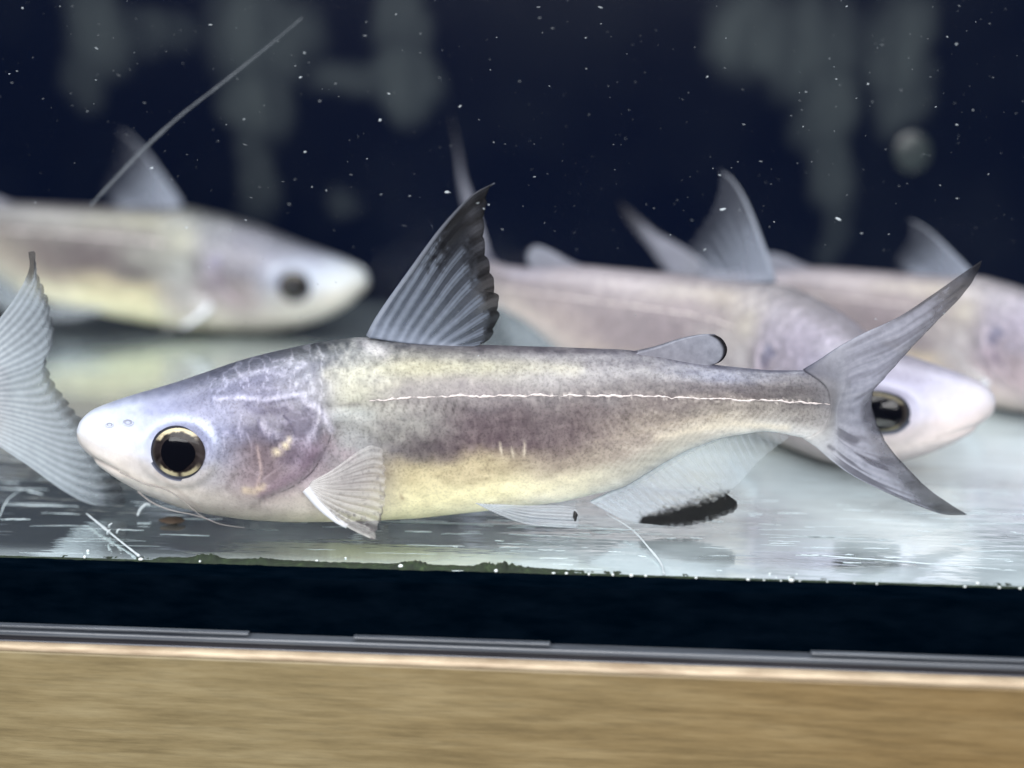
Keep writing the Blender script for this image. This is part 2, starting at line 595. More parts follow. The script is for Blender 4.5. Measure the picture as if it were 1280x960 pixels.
class Bend:
    """Bends the fish sideways: a list of (pixel along body, heading angle in degrees)."""

    def __init__(self, keys=None):
        self.keys = keys
        if keys:
            s = np.linspace(97, 1260, 400)
            xs = at(s, np.full_like(s, 560.0))[:, 0]
            ang = np.radians(np.interp(s, [k[0] for k in keys], [k[1] for k in keys]))
            kx = np.cos(ang); ky = np.sin(ang)
            dx = np.diff(xs)
            self.xs = xs
            self.cx = xs[0] + np.concatenate([[0], np.cumsum(dx * (kx[1:] + kx[:-1]) / 2)])
            self.cy = np.concatenate([[0], np.cumsum(dx * (ky[1:] + ky[:-1]) / 2)])
            self.an = ang

    def __call__(self, v):
        v = np.asarray(v, float)
        if not self.keys:
            return v
        x = v[:, 0]
        a = np.interp(x, self.xs, self.an)
        o = np.empty_like(v)
        o[:, 0] = np.interp(x, self.xs, self.cx) - np.sin(a) * v[:, 1]
        o[:, 1] = np.interp(x, self.xs, self.cy) + np.cos(a) * v[:, 1]
        o[:, 2] = v[:, 2]
        return o


def body_mesh(nx, nt):
    e = np.linspace(0, 1, nx)
    px = 97.0 + 965.0 * (0.35 * e ** 2 + 0.65 * e) 
    px[0] = 97.2
    T, B, W = sm_interp(px)
    zt = at(px, T)[:, 2]; zb = at(px, B)[:, 2]; x = at(px, (T + B) / 2)[:, 0]
    c = (zt + zb) / 2; a = (zt - zb) / 2
    a = a / np.sqrt(1 + .083 * np.clip(W / a, 0, 1.2) ** 2)
    th = np.linspace(0, 2 * np.pi, nt, endpoint=False)
    ct, st = np.cos(th), np.sin(th)
    cz = np.sign(ct) * np.abs(ct) ** (2 / NEXP); sy = np.sign(st) * np.abs(st) ** (2 / NEXP)
    V = np.empty((nx, nt, 3))
    V[..., 0] = x[:, None]
    V[..., 2] = c[:, None] + a[:, None] * cz[None]
    V[..., 1] = W[:, None] * sy[None]
    V = V.reshape(-1, 3)
    near = V.copy(); near[:, 1] = -np.abs(near[:, 1])
    qx, qy = project(near[:, 0] + ORG[0], near[:, 1] + YF, near[:, 2] + ORG[2])
    col, spk = skin(qx, qy)
    # relief: gill cover edge, eye socket, rays of muscle
    d = seg_dist(qx, qy, [(384, 503), (402, 515), (414, 540), (398, 575), (372, 604), (330, 622), (290, 628)])
    inside = ((qx < 400) & (qy > 500))
    rel = np.where(qx < np.interp(qy, [500, 515, 540, 575, 604, 625], [384, 402, 414, 398, 372, 325]), np.exp(-(d / 22) ** 2) * 2.4e-4, -np.exp(-(d / 9) ** 2) * .3e-4)
    rel = rel * smooth(495, 512, qy) * (1 - smooth(622, 640, qy)) * smooth(280, 320, qx)
    r = np.hypot((qx - 224) / 40, (qy - 565) / 36)
    rel = rel - np.exp(-(r / .75) ** 4) * 6e-4 + np.exp(-((r - 1.12) / .14) ** 2) * 2.5e-4
    rel = rel + (fbm(qx / 24, qy / 16, 3) - .5) * 3.2e-4 * smooth(240, 300, qx) * (1 - smooth(430, 470, qx))
    for pts, hw, hgt in HEAD_RELIEF:
        rel = rel + hgt * 1e-4 * np.exp(-(seg_dist(qx, qy, pts) / hw) ** 2)
    V[:, 1] += np.sign(V[:, 1]) * rel * np.clip(np.abs(V[:, 1]) / 0.0015, 0, 1)
    F = [tuple(q) for q in grid_faces(nx, nt, wrap=True, flip=True)]
    F.append(tuple(range(nt))); F.append(tuple(range((nx - 1) * nt, nx * nt))[::-1])
    return V, F, np.hstack([col, spk[:, None]])


def fin_grid(base, first, trail, last, nu, nv, scallop=0, nray=8):
    g = coons(base, first, trail, last, nu, nv)
    if scallop:
        u = np.linspace(0, 1, nu)
        s = np.abs(np.sin(np.pi * u * nray)) ** .7
        s = s + .8 * vnoise(u * nray * 3, u * 0 + 3)
        v = np.linspace(0, 1, nv)[:, None, None] ** 6
        inward = (g[0] - g[-1]); inward /= np.linalg.norm(inward, axis=1)[:, None] + 1e-6
        g = g + v * (1.2 - s)[None, :, None] * inward[None] * scallop
    return g


def fin_obj(name, g, parent, colfn, yfn, thick, bend, side=1, mat=None):
    nv, nu = g.shape[:2]
    u = np.broadcast_to(np.linspace(0, 1, nu)[None], (nv, nu)).ravel()
    v = np.broadcast_to(np.linspace(0, 1, nv)[:, None], (nv, nu)).ravel()
    px = g[..., 0].ravel(); py = g[..., 1].ravel()
    y0 = yfn(u, v, px, py)
    c = at(px, py, y0)
    th = thick(u, v)
    A = c.copy(); A[:, 1] -= th / 2
    Bk = c.copy(); Bk[:, 1] += th / 2
    col, al = colfn(u, v, px, py)
    al = 1 - np.sqrt(np.clip(1 - al, 0, 1))
    cols = np.hstack([lin(np.clip(col, 0, 255)), al[:, None]])
    V = np.vstack([A, Bk])
    n = nu * nv
    F = [tuple(q) for q in grid_faces(nv, nu)] + [tuple(q) for q in grid_faces(nv, nu, off=n, flip=True)]
    rim = list(range(nu)) + [i * nu + nu - 1 for i in range(1, nv)] + [(nv - 1) * nu + j for j in range(nu - 2, -1, -1)] + [i * nu for i in range(nv - 2, 0, -1)]
    for a, b in zip(rim, rim[1:] + rim[:1]):
        F.append((b, a, a + n, b + n))
    if side < 0:
        V[:, 1] *= -1
        F = [f[::-1] for f in F]
    return mesh_obj(name, bend(V), F, mat or FIN, parent, np.vstack([cols, cols]))


def fin_rays(g, parent, yfn, n, r0, r1, colfn, bend, side=1, u0=0.02, u1=0.98, vmax=0.96, vmin=0.0, lift=0.0, us=None, flat=1.0):
    nv, nu = g.shape[:2]
    for k in range(n):
        u = us[k] if us is not None else u0 + (u1 - u0) * k / max(n - 1, 1)
        j = u * (nu - 1); j0 = int(min(j, nu - 2)); f = j - j0
        line = g[:, j0] * (1 - f) + g[:, j0 + 1] * f
        vv = np.linspace(vmin, vmax, 18)
        idx = vv * (nv - 1)
        p2 = np.stack([np.interp(idx, np.arange(nv), line[:, q]) for q in (0, 1)], 1)
        y = yfn(np.full(18, u), vv, p2[:, 0], p2[:, 1]) - lift
        pts = at(p2[:, 0], p2[:, 1], y)
        rad = r0 + (r1 - r0) * vv
        V, F = tube_geo(pts, rad, 6)
        V[:, 1] = np.repeat(pts[:, 1], 6) + (V[:, 1] - np.repeat(pts[:, 1], 6)) * flat
        col, al = colfn(np.full(18, u), vv, p2[:, 0], p2[:, 1])
        al = 1 - np.sqrt(np.clip(1 - al, 0, 1))
        cc = np.repeat(np.hstack([lin(np.clip(col, 0, 255)), al[:, None]]), 6, axis=0)
        if side < 0:
            V[:, 1] *= -1
            F = [q[::-1] for q in F]
        mesh_obj('fin_ray', bend(V), F, RAY, parent, cc)


def mixn(a, b, t):
    return np.asarray(a, float) * (1 - t[:, None]) + np.asarray(b, float) * t[:, None]


def make_fish(hi=False, bend=None, tail='forked', dorsal_scale=1.0, dorsal_lean=0.0, dorsal_fade=0.0, tail_up=0.0, tone=None, rays=True):
    global PLAIN
    PLAIN = not hi
    bend = bend or Bend()
    root = empty('catfish')
    nx, nt = (640, 128) if hi else (300, 80)
    V, F, C = body_mesh(nx, nt)
    if tone:
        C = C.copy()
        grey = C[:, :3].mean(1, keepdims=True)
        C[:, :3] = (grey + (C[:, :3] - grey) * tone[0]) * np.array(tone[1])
        C[:, :3] = C[:, :3] * (1 - tone[2]) + lin(np.array([196., 190, 196])) * tone[2]  # colours paled to paint in the haze over distant fish
    body = mesh_obj('body', bend(V), F, SKIN, root, C)
    q = 1.0 if hi else 0.6

    def N(n): return max(8, int(n * q))
    zero = lambda u, v, px, py: (fbm(px / 60, py / 60, 2) - .5) * 6e-4 * v

    # --- dorsal fin
    g = fin_grid([(462, 421), (510, 428), (576, 432)], [(462, 421), (478, 392), (515, 338), (553, 285), (590, 245), (621, 226)],
                 [(621, 226), (611, 236), (607, 262), (606, 300), (612, 336), (620, 360), (624, 385), (620, 408), (607, 430)],
                 [(576, 432), (590, 432.5), (607, 430)], N(200), N(70), 5.0, 9)
    if dorsal_scale != 1.0:
        g[..., 0] -= dorsal_lean * np.clip(428 - g[..., 1], 0, 300) / 203
        g[..., 1] = 428 + (g[..., 1] - 428) * dorsal_scale

    def dcol(u, v, px, py):
        wu = u + .035 * (vnoise(u * 7 + 2, v * .6) - .5) + .012 * (vnoise(u * 20, v * 2 + 7) - .5)
        st = .5 + .5 * np.cos(2 * np.pi * wu * 9)
        st = np.clip(st + .28 * np.cos(2 * np.pi * wu * 36) * smooth(.25, .6, v), 0, 1)
        nz = fbm(px / 5, py / 5, 3)
        c = mixn((98, 107, 122), (140, 149, 165), st * (1 - .6 * v))
        c = mixn(c, (60, 64, 73), smooth(.1, .7, v) * .8 * (1 - st))
        c = c + ((nz - .5) * 14)[:, None]
        low = np.exp(-(v / .10) ** 2)
        c = mixn(c, (176, 186, 206), low * .7)
        dk = smooth(.74, .93, v + (nz - .5) * .18) * smooth(.06, .2, u)
        tip = smooth(.46, .72, v + (nz - .5) * .35) * smooth(.40, .16, u) * smooth(.02, .06, u)
        dk = np.maximum(dk, tip)
        c = mixn(c, (10, 10, 13), dk * .95)
        rag = smooth(.5, 1.0, v) * (1 - st)
        c = mixn(c, (62, 64, 70), rag * .5)
        al = np.clip(.86 + .1 * st, 0, 1)
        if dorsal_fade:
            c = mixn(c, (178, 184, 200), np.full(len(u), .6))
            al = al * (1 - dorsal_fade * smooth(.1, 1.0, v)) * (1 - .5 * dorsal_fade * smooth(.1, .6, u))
        return c, al
    df = fin_obj('dorsal_fin', g, root, dcol, zero, lambda u, v: 9e-4 * (1 - v) ** 2 + 1.6e-4, bend)

    def draycol(u, v, px, py):
        c = mixn((206, 214, 230), (136, 142, 154), smooth(.1, .9, v))
        c = mixn(c, (14, 14, 18), smooth(.76, .93, v))
        return c, .62 * (1 - dorsal_fade * smooth(.0, .9, v)) * (1 - .55 * smooth(.5, 1., v))
    if rays:
        fin_rays(g, df, zero, 8, 2.0e-4, 3.4e-4, draycol, bend, us=[(k + 1 + j) / 9 for k, j in enumerate((.06, -.12, .1, .02, -.1, .12, -.06, .05))], vmax=.97, flat=.16)
    # stout leading spine
    ln = g[:, 0]
    pts = at(ln[:, 0], ln[:, 1])[::3]
    V, F = tube_geo(pts, np.linspace(5.0e-4, 1.0e-4, len(pts)), 8)
    cc = np.repeat(mixn((160, 168, 184), (56, 57, 64) if hi else (170, 174, 184), np.linspace(0, 1, len(pts)) ** 1.5), 8, axis=0)
    mesh_obj('fin_spine', bend(V), F, RAY, df, np.hstack([lin(cc), (.8 * (1 - .6 * dorsal_fade * np.repeat(np.linspace(0, 1, len(pts)), 8)))[:, None]]))

    # --- adipose fin: a small fleshy lobe with a black rim
    g = fin_grid([(792, 441), (840, 449), (884, 457)], [(792, 441), (820, 434), (850, 424), (876, 418.5), (893, 418)],
                 [(893, 418), (903, 424), (908.5, 434), (907, 444), (900, 452), (888, 456.5)], [(884, 457), (888, 456.5)], N(50), N(50))

    def acol(u, v, px, py):
        c = mixn((146, 146, 158), (160, 164, 178), v) + ((fbm(px / 6, py / 6, 2) - .5) * 22)[:, None]
        rim = smooth(.905, .965, v) * smooth(-.05, .06, u) * smooth(1.05, .80, u)
        return mixn(c, (16, 16, 24), rim), np.full(len(u), .985)
    fin_obj('adipose_fin', g, root, acol, lambda u, v, px, py: 0 * u, lambda u, v: 1.4e-3 * (1 - v) + 3.5e-4, bend)

    # --- tail fin
    if tail == 'forked':
        g = fin_grid([(1004, 462), (1030, 480), (1036, 505), (1028, 532), (1004, 548)],
                     [(1004, 462), (1024, 450), (1048, 434), (1079, 417), (1124, 396), (1165, 369), (1202, 343), (1228, 325)],
                     [(1228, 325), (1217, 349), (1199, 373), (1172, 400), (1142, 431), (1106, 471), (1092, 488), (1091, 510), (1097, 530), (1110, 555), (1132, 581), (1158, 607), (1184, 626), (1210, 642)],
                     [(1004, 548), (1020, 559), (1041, 577), (1067, 595), (1109, 616), (1150, 633), (1180, 643), (1210, 644)], N(220), N(70), 1.2, 18)
        if tail_up:
            g[..., 1] -= tail_up * np.clip(g[..., 0] - 1030, 0, 400)
    else:
        g = fin_grid([(1020, 452), (1034, 478), (1038, 505), (1034, 538), (1020, 562)],
                     [(1020, 452), (1062, 412), (1095, 374), (1112, 345), (1115, 322)],
                     [(1115, 322), (1120, 328), (1120, 350), (1126, 372), (1130, 400), (1131, 432), (1120, 452), (1114, 470), (1122, 496), (1140, 526), (1166, 560), (1186, 600), (1192, 640), (1188, 654)],
                     [(1020, 562), (1072, 600), (1115, 634), (1150, 652), (1188, 654)], 360, 90, 4.0, 25)

    def tcol(u, v, px, py):
        nr = 18 if tail == 'forked' else 25
        st = .5 + .5 * np.cos(2 * np.pi * (u * nr))
        nz = fbm(px / 6, py / 6, 3)
        if tail == 'forked':
            c = mixn((186, 188, 202), (158, 160, 174), v) + ((st - .5) * 16 * smooth(.1, .4, v) + (nz - .5) * 24)[:, None]
            c = mixn(c, (166, 167, 178), np.exp(-(v / .16) ** 2) * .9)
            streak = smooth(.48, .75, fbm(u * 26, v * 3, 2)) * smooth(.1, .3, v)
            c = mixn(c, (92, 92, 104), streak * (.3 + .5 * smooth(.5, .7, u)))
            dk = smooth(.66, .98, v + (nz - .5) * .2) * (.35 + .65 * smooth(.25, .0, u) + .65 * smooth(.75, 1., u))
            dk = np.maximum(dk, smooth(.95, .99, v) * .7)
            edge = np.maximum(smooth(.03, .0, u), smooth(.975, 1.0, u)) * smooth(.3, .7, v)
            c = mixn(c, (22, 22, 27), np.clip(np.maximum(dk, edge * .8), 0, 1) * .85)
            al = .97 - .13 * v
            sk = skin(np.clip(px, 97, 1061), py)[0]
            sk = 255 * np.where(sk <= .0031308, sk * 12.92, 1.055 * np.maximum(sk, 1e-6) ** (1 / 2.4) - .055)
            wv = np.exp(-(v / .22) ** 2)[:, None]
            c = c * (1 - wv) + sk * 1.09 * wv
            al = np.maximum(al, smooth(.45, .2, v))
        else:
            c = mixn((204, 212, 220), (156, 166, 175), v) + ((st - .5) * 34 + (nz - .5) * 6)[:, None]
            dk = smooth(.80, .98, v + (nz - .5) * .14) * (.5 + .3 * (1 - st)) + .25 * smooth(.55, .9, v) * smooth(.6, .95, u)
            dk = np.maximum(dk, smooth(.05, .015, u) * smooth(.72, .85, v))
            dk = np.maximum(dk, smooth(.9, .98, u) * smooth(.75, .98, v) * .7)
            c = mixn(c, (26, 29, 34), np.clip(dk, 0, 1) * .85)
            c = mixn(c, (206, 204, 206), np.exp(-(v / .12) ** 2) * .6)
            al = .95 - .27 * v
        return c, np.clip(al, 0, 1)
    tf = fin_obj('tail_fin', g, root, tcol, zero, lambda u, v: 2.75e-3 * np.clip(1 - v * 1.25, 0, 1) ** 1.6 * np.sin(np.pi * np.clip(u, .001, .999)) ** .45 + 1.8e-4, bend)

    def traycol(u, v, px, py):
        if tail == 'forked':
            c = mixn((196, 198, 210), (150, 151, 164), v)
            c = mixn(c, (40, 40, 46), smooth(.75, .98, v))
        else:
            c = mixn((222, 227, 234), (184, 192, 200), v)
            c = mixn(c, (60, 64, 70), smooth(.9, 1, v))
        return c, (.3 if tail == 'forked' else .38) * smooth(.28, .5, v)
    if rays:
        nr = 18 if tail == 'forked' else 25
        fin_rays(g, tf, zero, nr - 1, 1.6e-4, 1.6e-4 if tail == 'forked' else 2.0e-4, traycol, bend, us=[(k + 1 + .5 * (vnoise(k * 1.7 + 3, 5.5) - .5)) / nr for k in range(nr - 1)], vmin=.30, vmax=.95, flat=.2)

    # --- anal fin
    g = fin_grid([(738, 627), (790, 602), (840, 571), (890, 547), (940, 537), (986, 541)], [(738, 627), (770, 645), (795, 653), (822, 656)],
                 [(822, 656), (850, 658), (884, 652), (905, 645), (919, 638), (921, 627), (908, 619), (922, 606), (950, 575), (988, 545)],
                 [(986, 541), (988, 545)], N(260), N(60), 1.5, 26)

    def ancol(u, v, px, py):
        st = .5 + .5 * np.cos(2 * np.pi * u * 26)
        nz = fbm(px / 4, py / 4, 3)
        c = mixn((196, 206, 214), (206, 216, 226), st) + ((nz - .5) * 16)[:, None]
        # black blotch along the front of the outer edge
        d = seg_dist(px, py, [(806, 652), (835, 648), (870, 642), (900, 634), (913, 628)])
        hw = np.interp(px, [790, 830, 870, 900, 925], [5, 11, 15, 15, 12])
        blk = smooth(1.55, .45, d / hw + (nz - .5) * .8)
        sp = smooth(.74, .82, fbm(px / 3.2, py / 3.2, 2)) * smooth(30, 6, d - hw) * .6
        c = mixn(c, (0, 0, 2), np.maximum(blk, sp))
        al = np.interp(u, [0, .25, .5, .75, 1], [.56, .50, .42, .30, .22]) * (1 - .25 * v) + .06 * st
        al = np.maximum(al, np.maximum(blk, sp) * .97)
        al = np.maximum(al, np.exp(-(v / .10) ** 2) * .8)
        return c, al
    af = fin_obj('anal_fin', g, root, ancol, zero, lambda u, v: 7e-4 * (1 - v) ** 3 + 1.4e-4, bend)

    def anray(u, v, px, py):
        return mixn((214, 220, 226), (196, 206, 216), v), .30 * (1 - v ** 3) * (1 - .5 * u)
    if hi:
        fin_rays(g, af, zero, 24, 1.4e-4, .6e-4, anray, bend, u0=.03, u1=.80, vmin=.05, vmax=.75)

    for side in (1, -1):
        # --- eye
        cen = flank(np.array(224.0), np.array(565.0))
        ds = 2.0
        e1 = flank(np.array(224.0 + ds), np.array(565.0)) - flank(np.array(224.0 - ds), np.array(565.0))
        nrm = np.array([-0.06, -1.0, 0.10]); nrm /= np.linalg.norm(nrm)
        ax = np.array([1.0, 0, 0]); ax -= nrm * ax.dot(nrm); ax /= np.linalg.norm(ax)
        up = np.cross(ax, nrm); up *= np.sign(up[2])

        ES = 1.0 if hi else .88

        def dome(name, r0, r1, lift, mat, par, colf=None, bulge=1.1e-3, n=72, m=14, shape=None, flat=False):
            rr = np.linspace(r0, r1, m)
            aa = np.linspace(0, 2 * np.pi, n, endpoint=False)
            R, A = np.meshgrid(rr, aa, indexing='ij')
            R = R.ravel(); A = A.ravel()
            sh = shape(A) if shape is not None else 1.0
            X = R * np.cos(A) * 34.5e-4 * sh * ES; Z = R * np.sin(A) * 32e-4 * sh * ES
            hgt = bulge * np.sqrt(np.clip(1.05 - (R * (sh if not np.isscalar(sh) else 1)) ** 2, 0, 2)) + lift
            V = cen + X[:, None] * ax + Z[:, None] * up + hgt[:, None] * nrm
            F = [tuple(f) for f in grid_faces(m, n, wrap=True, flip=True)]
            if r0 < .02:
                F.append(tuple(range(n)))
            if side < 0:
                V = V * np.array([1, -1, 1]); F = [f[::-1] for f in F]
            return mesh_obj(name, bend(V), F, mat, par, None if colf is None else colf(R, A))

        def eyecol(R, A):
            c = mixn((44, 42, 46), (40, 42, 52), smooth(.80, 1.0, R))  # dark outer ring carries the eyelid's shadow in its colour
            c = mixn(c, (120, 124, 142), smooth(1.06, 1.15, R) * .6 + .30 * smooth(.2, -.7, np.sin(A)))
            return lin(c)
        eye = dome('eye', 0.01, 1.15, -5.2e-4, IRIS, root, eyecol, bulge=1.0e-3)

        def iriscol(R, A):
            nz = fbm(np.cos(A) * 6 + 9, np.sin(A) * 6 + R * 5, 3)
            s, cs = np.sin(A), np.cos(A)
            c = np.broadcast_to(np.array([30, 25, 26.]), (len(R), 3)).copy()
            c = c + ((nz - .5) * 34)[:, None]
            topw = smooth(.45, .8, s + (nz - .5) * .5) * smooth(.75, .81, R + (nz - .5) * .12)
            c = mixn(c, np.array([198, 187, 156]) * (1 if hi else .55), topw)
            botw = smooth(-.42, -.75, s + (nz - .5) * .5) * smooth(.73, .80, R + (nz - .5) * .1) * (1 - .75 * np.exp(-((cs - .02) / .10) ** 2))
            c = mixn(c, np.array([192, 184, 150]) * (1 if hi else .6), botw * .9)
            right = smooth(.5, .95, cs) * smooth(.6, .8, R)
            c = mixn(c, (66, 60, 60), right * .5)
            left = smooth(-.6, -.95, cs) * smooth(.8, .9, R)
            c = mixn(c, (74, 72, 66), left * .45)
            c = mixn(c, (52, 44, 44), smooth(.66, .58, R) * .7)
            return lin(np.clip(c + ((nz - .5) * 20)[:, None], 0, 255))
        dome('iris', 0.45, 0.92, -2.8e-4, IRIS, eye, iriscol, bulge=1.0e-3, n=96)
        dome('pupil', 0.01, 0.60 if hi else .74, -1.7e-4, PUPIL, eye, None, bulge=1.05e-3, shape=lambda A: 1 + .16 * np.clip(-np.sin(A), 0, 1) ** 8 + .03 * np.cos(3 * A))

        # --- gill cover flap
        rear = catmull([(384, 503), (402, 515), (414, 539), (404, 568), (384, 596), (350, 616), (305, 626)], 60)
        front = catmull([(352, 520), (360, 530), (366, 545), (360, 566), (345, 585), (322, 600), (296, 612)], 60)
        K = 16
        gg = np.stack([front * (1 - k) + rear * k for k in np.linspace(0, 1, K)], 0)
        px, py = gg[..., 0].ravel(), gg[..., 1].ravel()
        kk = np.repeat(np.linspace(0, 1, K), 60)
        endf = np.tile(np.sin(np.linspace(0.05, .95, 60) * np.pi) ** .5, K)
        Vo = flank(px, py, 0.0)
        Vo[:, 1] -= (0.9e-4 + 0.5e-4 * kk) * (1 - 1.5 * kk ** 5) * endf - 2.2e-4 * (kk < .01)
        Vi = flank(px, py, 0.0); Vi[:, 1] += 1e-4
        n = len(Vo)
        F = [tuple(f) for f in grid_faces(K, 60)] + [tuple(f) for f in grid_faces(K, 60, off=n, flip=True)]
        rim = [(K - 1) * 60 + j for j in range(60)]
        F += [(a, b, b + n, a + n) for a, b in zip(rim[:-1], rim[1:])]
        c3, sp = skin(px, py)
        cc = np.hstack([c3, sp[:, None] * .6])
        Vg = np.vstack([Vo, Vi])
        if side < 0:
            Vg[:, 1] *= -1; F = [f[::-1] for f in F]
        mesh_obj('gill_cover', bend(Vg), F, SKIN, root, np.vstack([cc, cc]))

        # --- lateral line: a thin pale raised seam
        if True:
            s = np.linspace(462, 1046, 420)
            yl = np.interp(s, [462, 500, 560, 640, 720, 800, 900, 1000, 1046], [501.5, 498.5, 495.5, 495, 494, 495.5, 499, 502.5, 506])
            yl = yl + (fbm(s / 8, s * 0 + 2, 3) - .5) * 3.6
            pts = flank(s, yl, 0.3e-4)
            rad = (0.95e-4 + 2.0e-4 * (fbm(s / 5, s * 0 + 8, 2) - .4)) * np.interp(s, [462, 500, 900, 1046], [.35, 1.1, .9, .7])
            V, F = tube_geo(pts, np.clip(rad - .35e-4 * (vnoise(s / 14, s * 0 + 1) > .62), 8e-6, 1), 6)
            if side < 0:
                V[:, 1] *= -1; F = [f[::-1] for f in F]
            mesh_obj('lateral_line', bend(V), F, LINE, root)

        # --- nostrils
        for (nx_, ny_, rx) in () if not hi else ((160, 528, 6.5), (137, 531, 4.5)):
            c0 = flank(np.array(float(nx_)), np.array(float(ny_)), -0.5e-4)
            a = np.linspace(0, 2 * np.pi, 20)
            pts = flank(nx_ + rx * np.cos(a), ny_ + rx * .62 * np.sin(a), 0.5e-4)
            V, F = tube_geo(pts, .7e-4, 6)
            cc = np.broadcast_to(np.append(lin(np.array([186., 192, 208])), .1), (len(V), 4))
            ring = flank(nx_ + rx * .8 * np.cos(a[:-1]), ny_ + rx * .5 * np.sin(a[:-1]), 0.35e-4)
            hv = np.vstack([ring, c0[None]])
            hf = [(19, i, (i + 1) % 19) for i in range(19)]
            if side < 0:
                V[:, 1] *= -1; F = [f[::-1] for f in F]; hv[:, 1] *= -1; hf = [f[::-1] for f in hf]
            no = mesh_obj('nostril', bend(V), F, SKIN, root, cc)
            mesh_obj('nostril_hole', bend(hv), hf, DARK, no)

        # --- barbels
        for pts2, lift, r0, r1 in () if not hi else (([(150, 590), (180, 604), (208, 612), (230, 627), (252, 645), (275, 655), (306, 660)], 1.0e-4, 1.3e-4, .5e-4),
                                   ([(172, 614), (190, 628), (215, 638), (244, 644), (268, 652)], 3e-4, 1.4e-4, .5e-4)):
            s = catmull(pts2, 40)
            T, B, W = sm_interp(s[:, 0])
            onb = s[:, 1] < B - 5
            fl = flank(s[:, 0], np.minimum(s[:, 1], B - 5), lift)
            pt = at(s[:, 0], s[:, 1], fl[:, 1])
            V, F = tube_geo(pt, np.linspace(r0, r1, 40), 6)
            cc = np.broadcast_to(np.append(lin(np.array([186., 180, 178])), .38), (len(V), 4))
            if side < 0:
                V = V.copy(); V[:, 1] *= -1; F = [f[::-1] for f in F]
            mesh_obj('barbel', bend(V), F, RAY, root, cc)

        # --- pectoral fin
        g = fin_grid([(384, 612), (386, 608), (390, 602)], [(384, 612), (400, 632), (430, 656), (468, 676)],
                     [(468, 676), (470, 664), (477, 648), (481, 625), (482, 600), (480, 575), (476, 559)],
                     [(390, 602), (415, 588), (445, 566), (463, 557), (476, 559)], N(150), N(70), 3.0, 11)
        yb = float(flank(np.array(392.0), np.array(606.0))[1])
        ypec = lambda u, v, px, py: yb - 2e-4 - v * 2.4e-3 + (fbm(px / 30, py / 30, 2) - .5) * 4e-4

        def pcol(u, v, px, py):
            st = .5 + .5 * np.cos(2 * np.pi * u * 11)
            nz = fbm(px / 4, py / 4, 3)
            c = mixn((222, 219, 217), (246, 245, 244), st) + ((nz - .5) * 26)[:, None]
            spot = smooth(.66, .76, fbm(px / 3.6, py / 3.2, 2)) * smooth(.2, .4, v)
            dk = smooth(.94, .99, v + (nz - .5) * .08) * smooth(.60, .72, vnoise(u * 12, u * 0 + .5) + .05)
            band = np.exp(-((u - .13) / .07) ** 2) * smooth(.3, .5, v) * smooth(.40, .58, nz)
            dark = np.clip(spot * .45 + dk + band * .8, 0, 1)
            c = mixn(c, (66, 62, 66), dark * .85)
            base = np.exp(-(v / .3) ** 2)
            al = (1 if hi else .35) * np.clip(.14 + .26 * st + base * .5 + dark * .5 + .25 * smooth(.12, .03, u), 0, .96)
            return c, al
        pf = fin_obj('pectoral_fin', g, root, pcol, ypec, lambda u, v: 4e-4 * (1 - v) + 1.2e-4, bend, side)
        if hi or rays:
            fin_rays(g, pf, ypec, 10, 1.9e-4, .7e-4, lambda u, v, px, py: (mixn((244, 243, 244), (232, 229, 226), v), .42 - .2 * v), bend, side, u0=.10, u1=.97, vmax=.93, lift=1e-4)
        ln = catmull([(383, 611), (400, 632), (418, 648), (434, 658)], 30)
        pts = at(ln[:, 0], ln[:, 1], np.linspace(yb - 3e-4, yb - 1.6e-3, 30))
        V, F = tube_geo(pts, np.linspace(6.5e-4, 3.2e-4, 30), 8)
        if side < 0:
            V[:, 1] *= -1; F = [f[::-1] for f in F]
        mesh_obj('fin_spine', bend(V), F, BONE, pf)

        # --- pelvic fin
        g = fin_grid([(594, 628), (606, 630), (622, 631)], [(594, 628), (620, 641), (660, 655), (722, 661)],
                     [(722, 661), (724, 654), (724, 646), (720, 634)], [(622, 631), (660, 632), (700, 632), (720, 634)], N(70), N(80), 1.5, 6)
        yv = float(flank(np.array(600.0), np.array(628.0))[1])
        ypel = lambda u, v, px, py: yv + 2e-4 - v * 5e-4

        def vcol(u, v, px, py):
            st = .5 + .5 * np.cos(2 * np.pi * u * 7)
            c = mixn((176, 186, 198), (214, 220, 228), st)
            return c, np.clip(.30 + .25 * st + .5 * np.exp(-(v / .15) ** 2), 0, .95) * (1 - .25 * v)
        vf = fin_obj('pelvic_fin', g, root, vcol, ypel, lambda u, v: 3.5e-4 * (1 - v) + 1.2e-4, bend, side)
        if hi:
            fin_rays(g, vf, ypel, 6, 1.5e-4, .6e-4, lambda u, v, px, py: (mixn((226, 230, 234), (205, 212, 220), v), .5 - .25 * v), bend, side, u0=.04, u1=.95, vmax=.95, lift=.8e-4)
    root['_'] = 0
    del root['_']
    return root, bend


def place(root, bend, ref_px, target, scale, R, zs=1.0):
    """Moves a fish so that the point drawn at ref_px stands at target (world)."""
    p = at(np.array(float(ref_px[0])), np.array(float(ref_px[1])))[None]
    p = Vector(bend(p)[0])
    M = R.to_3x3()
    sc = Vector((scale, scale, scale * zs))
    root.scale = sc
    root.rotation_euler = M.to_euler()
    root.location = Vector(target) - M @ Vector((p.x * sc.x, p.y * sc.y, p.z * sc.z))
    return root


RZ = lambda d: Matrix.Rotation(math.radians(d), 4, 'Z')
RY = lambda d: Matrix.Rotation(math.radians(d), 4, 'Y')
RX = lambda d: Matrix.Rotation(math.radians(d), 4, 'X')
GROUP = 'young silver catfish in the tank'

# ------------------------------------------------------------------ the tank
THETA = math.atan(0.083)
D0 = 0.1613


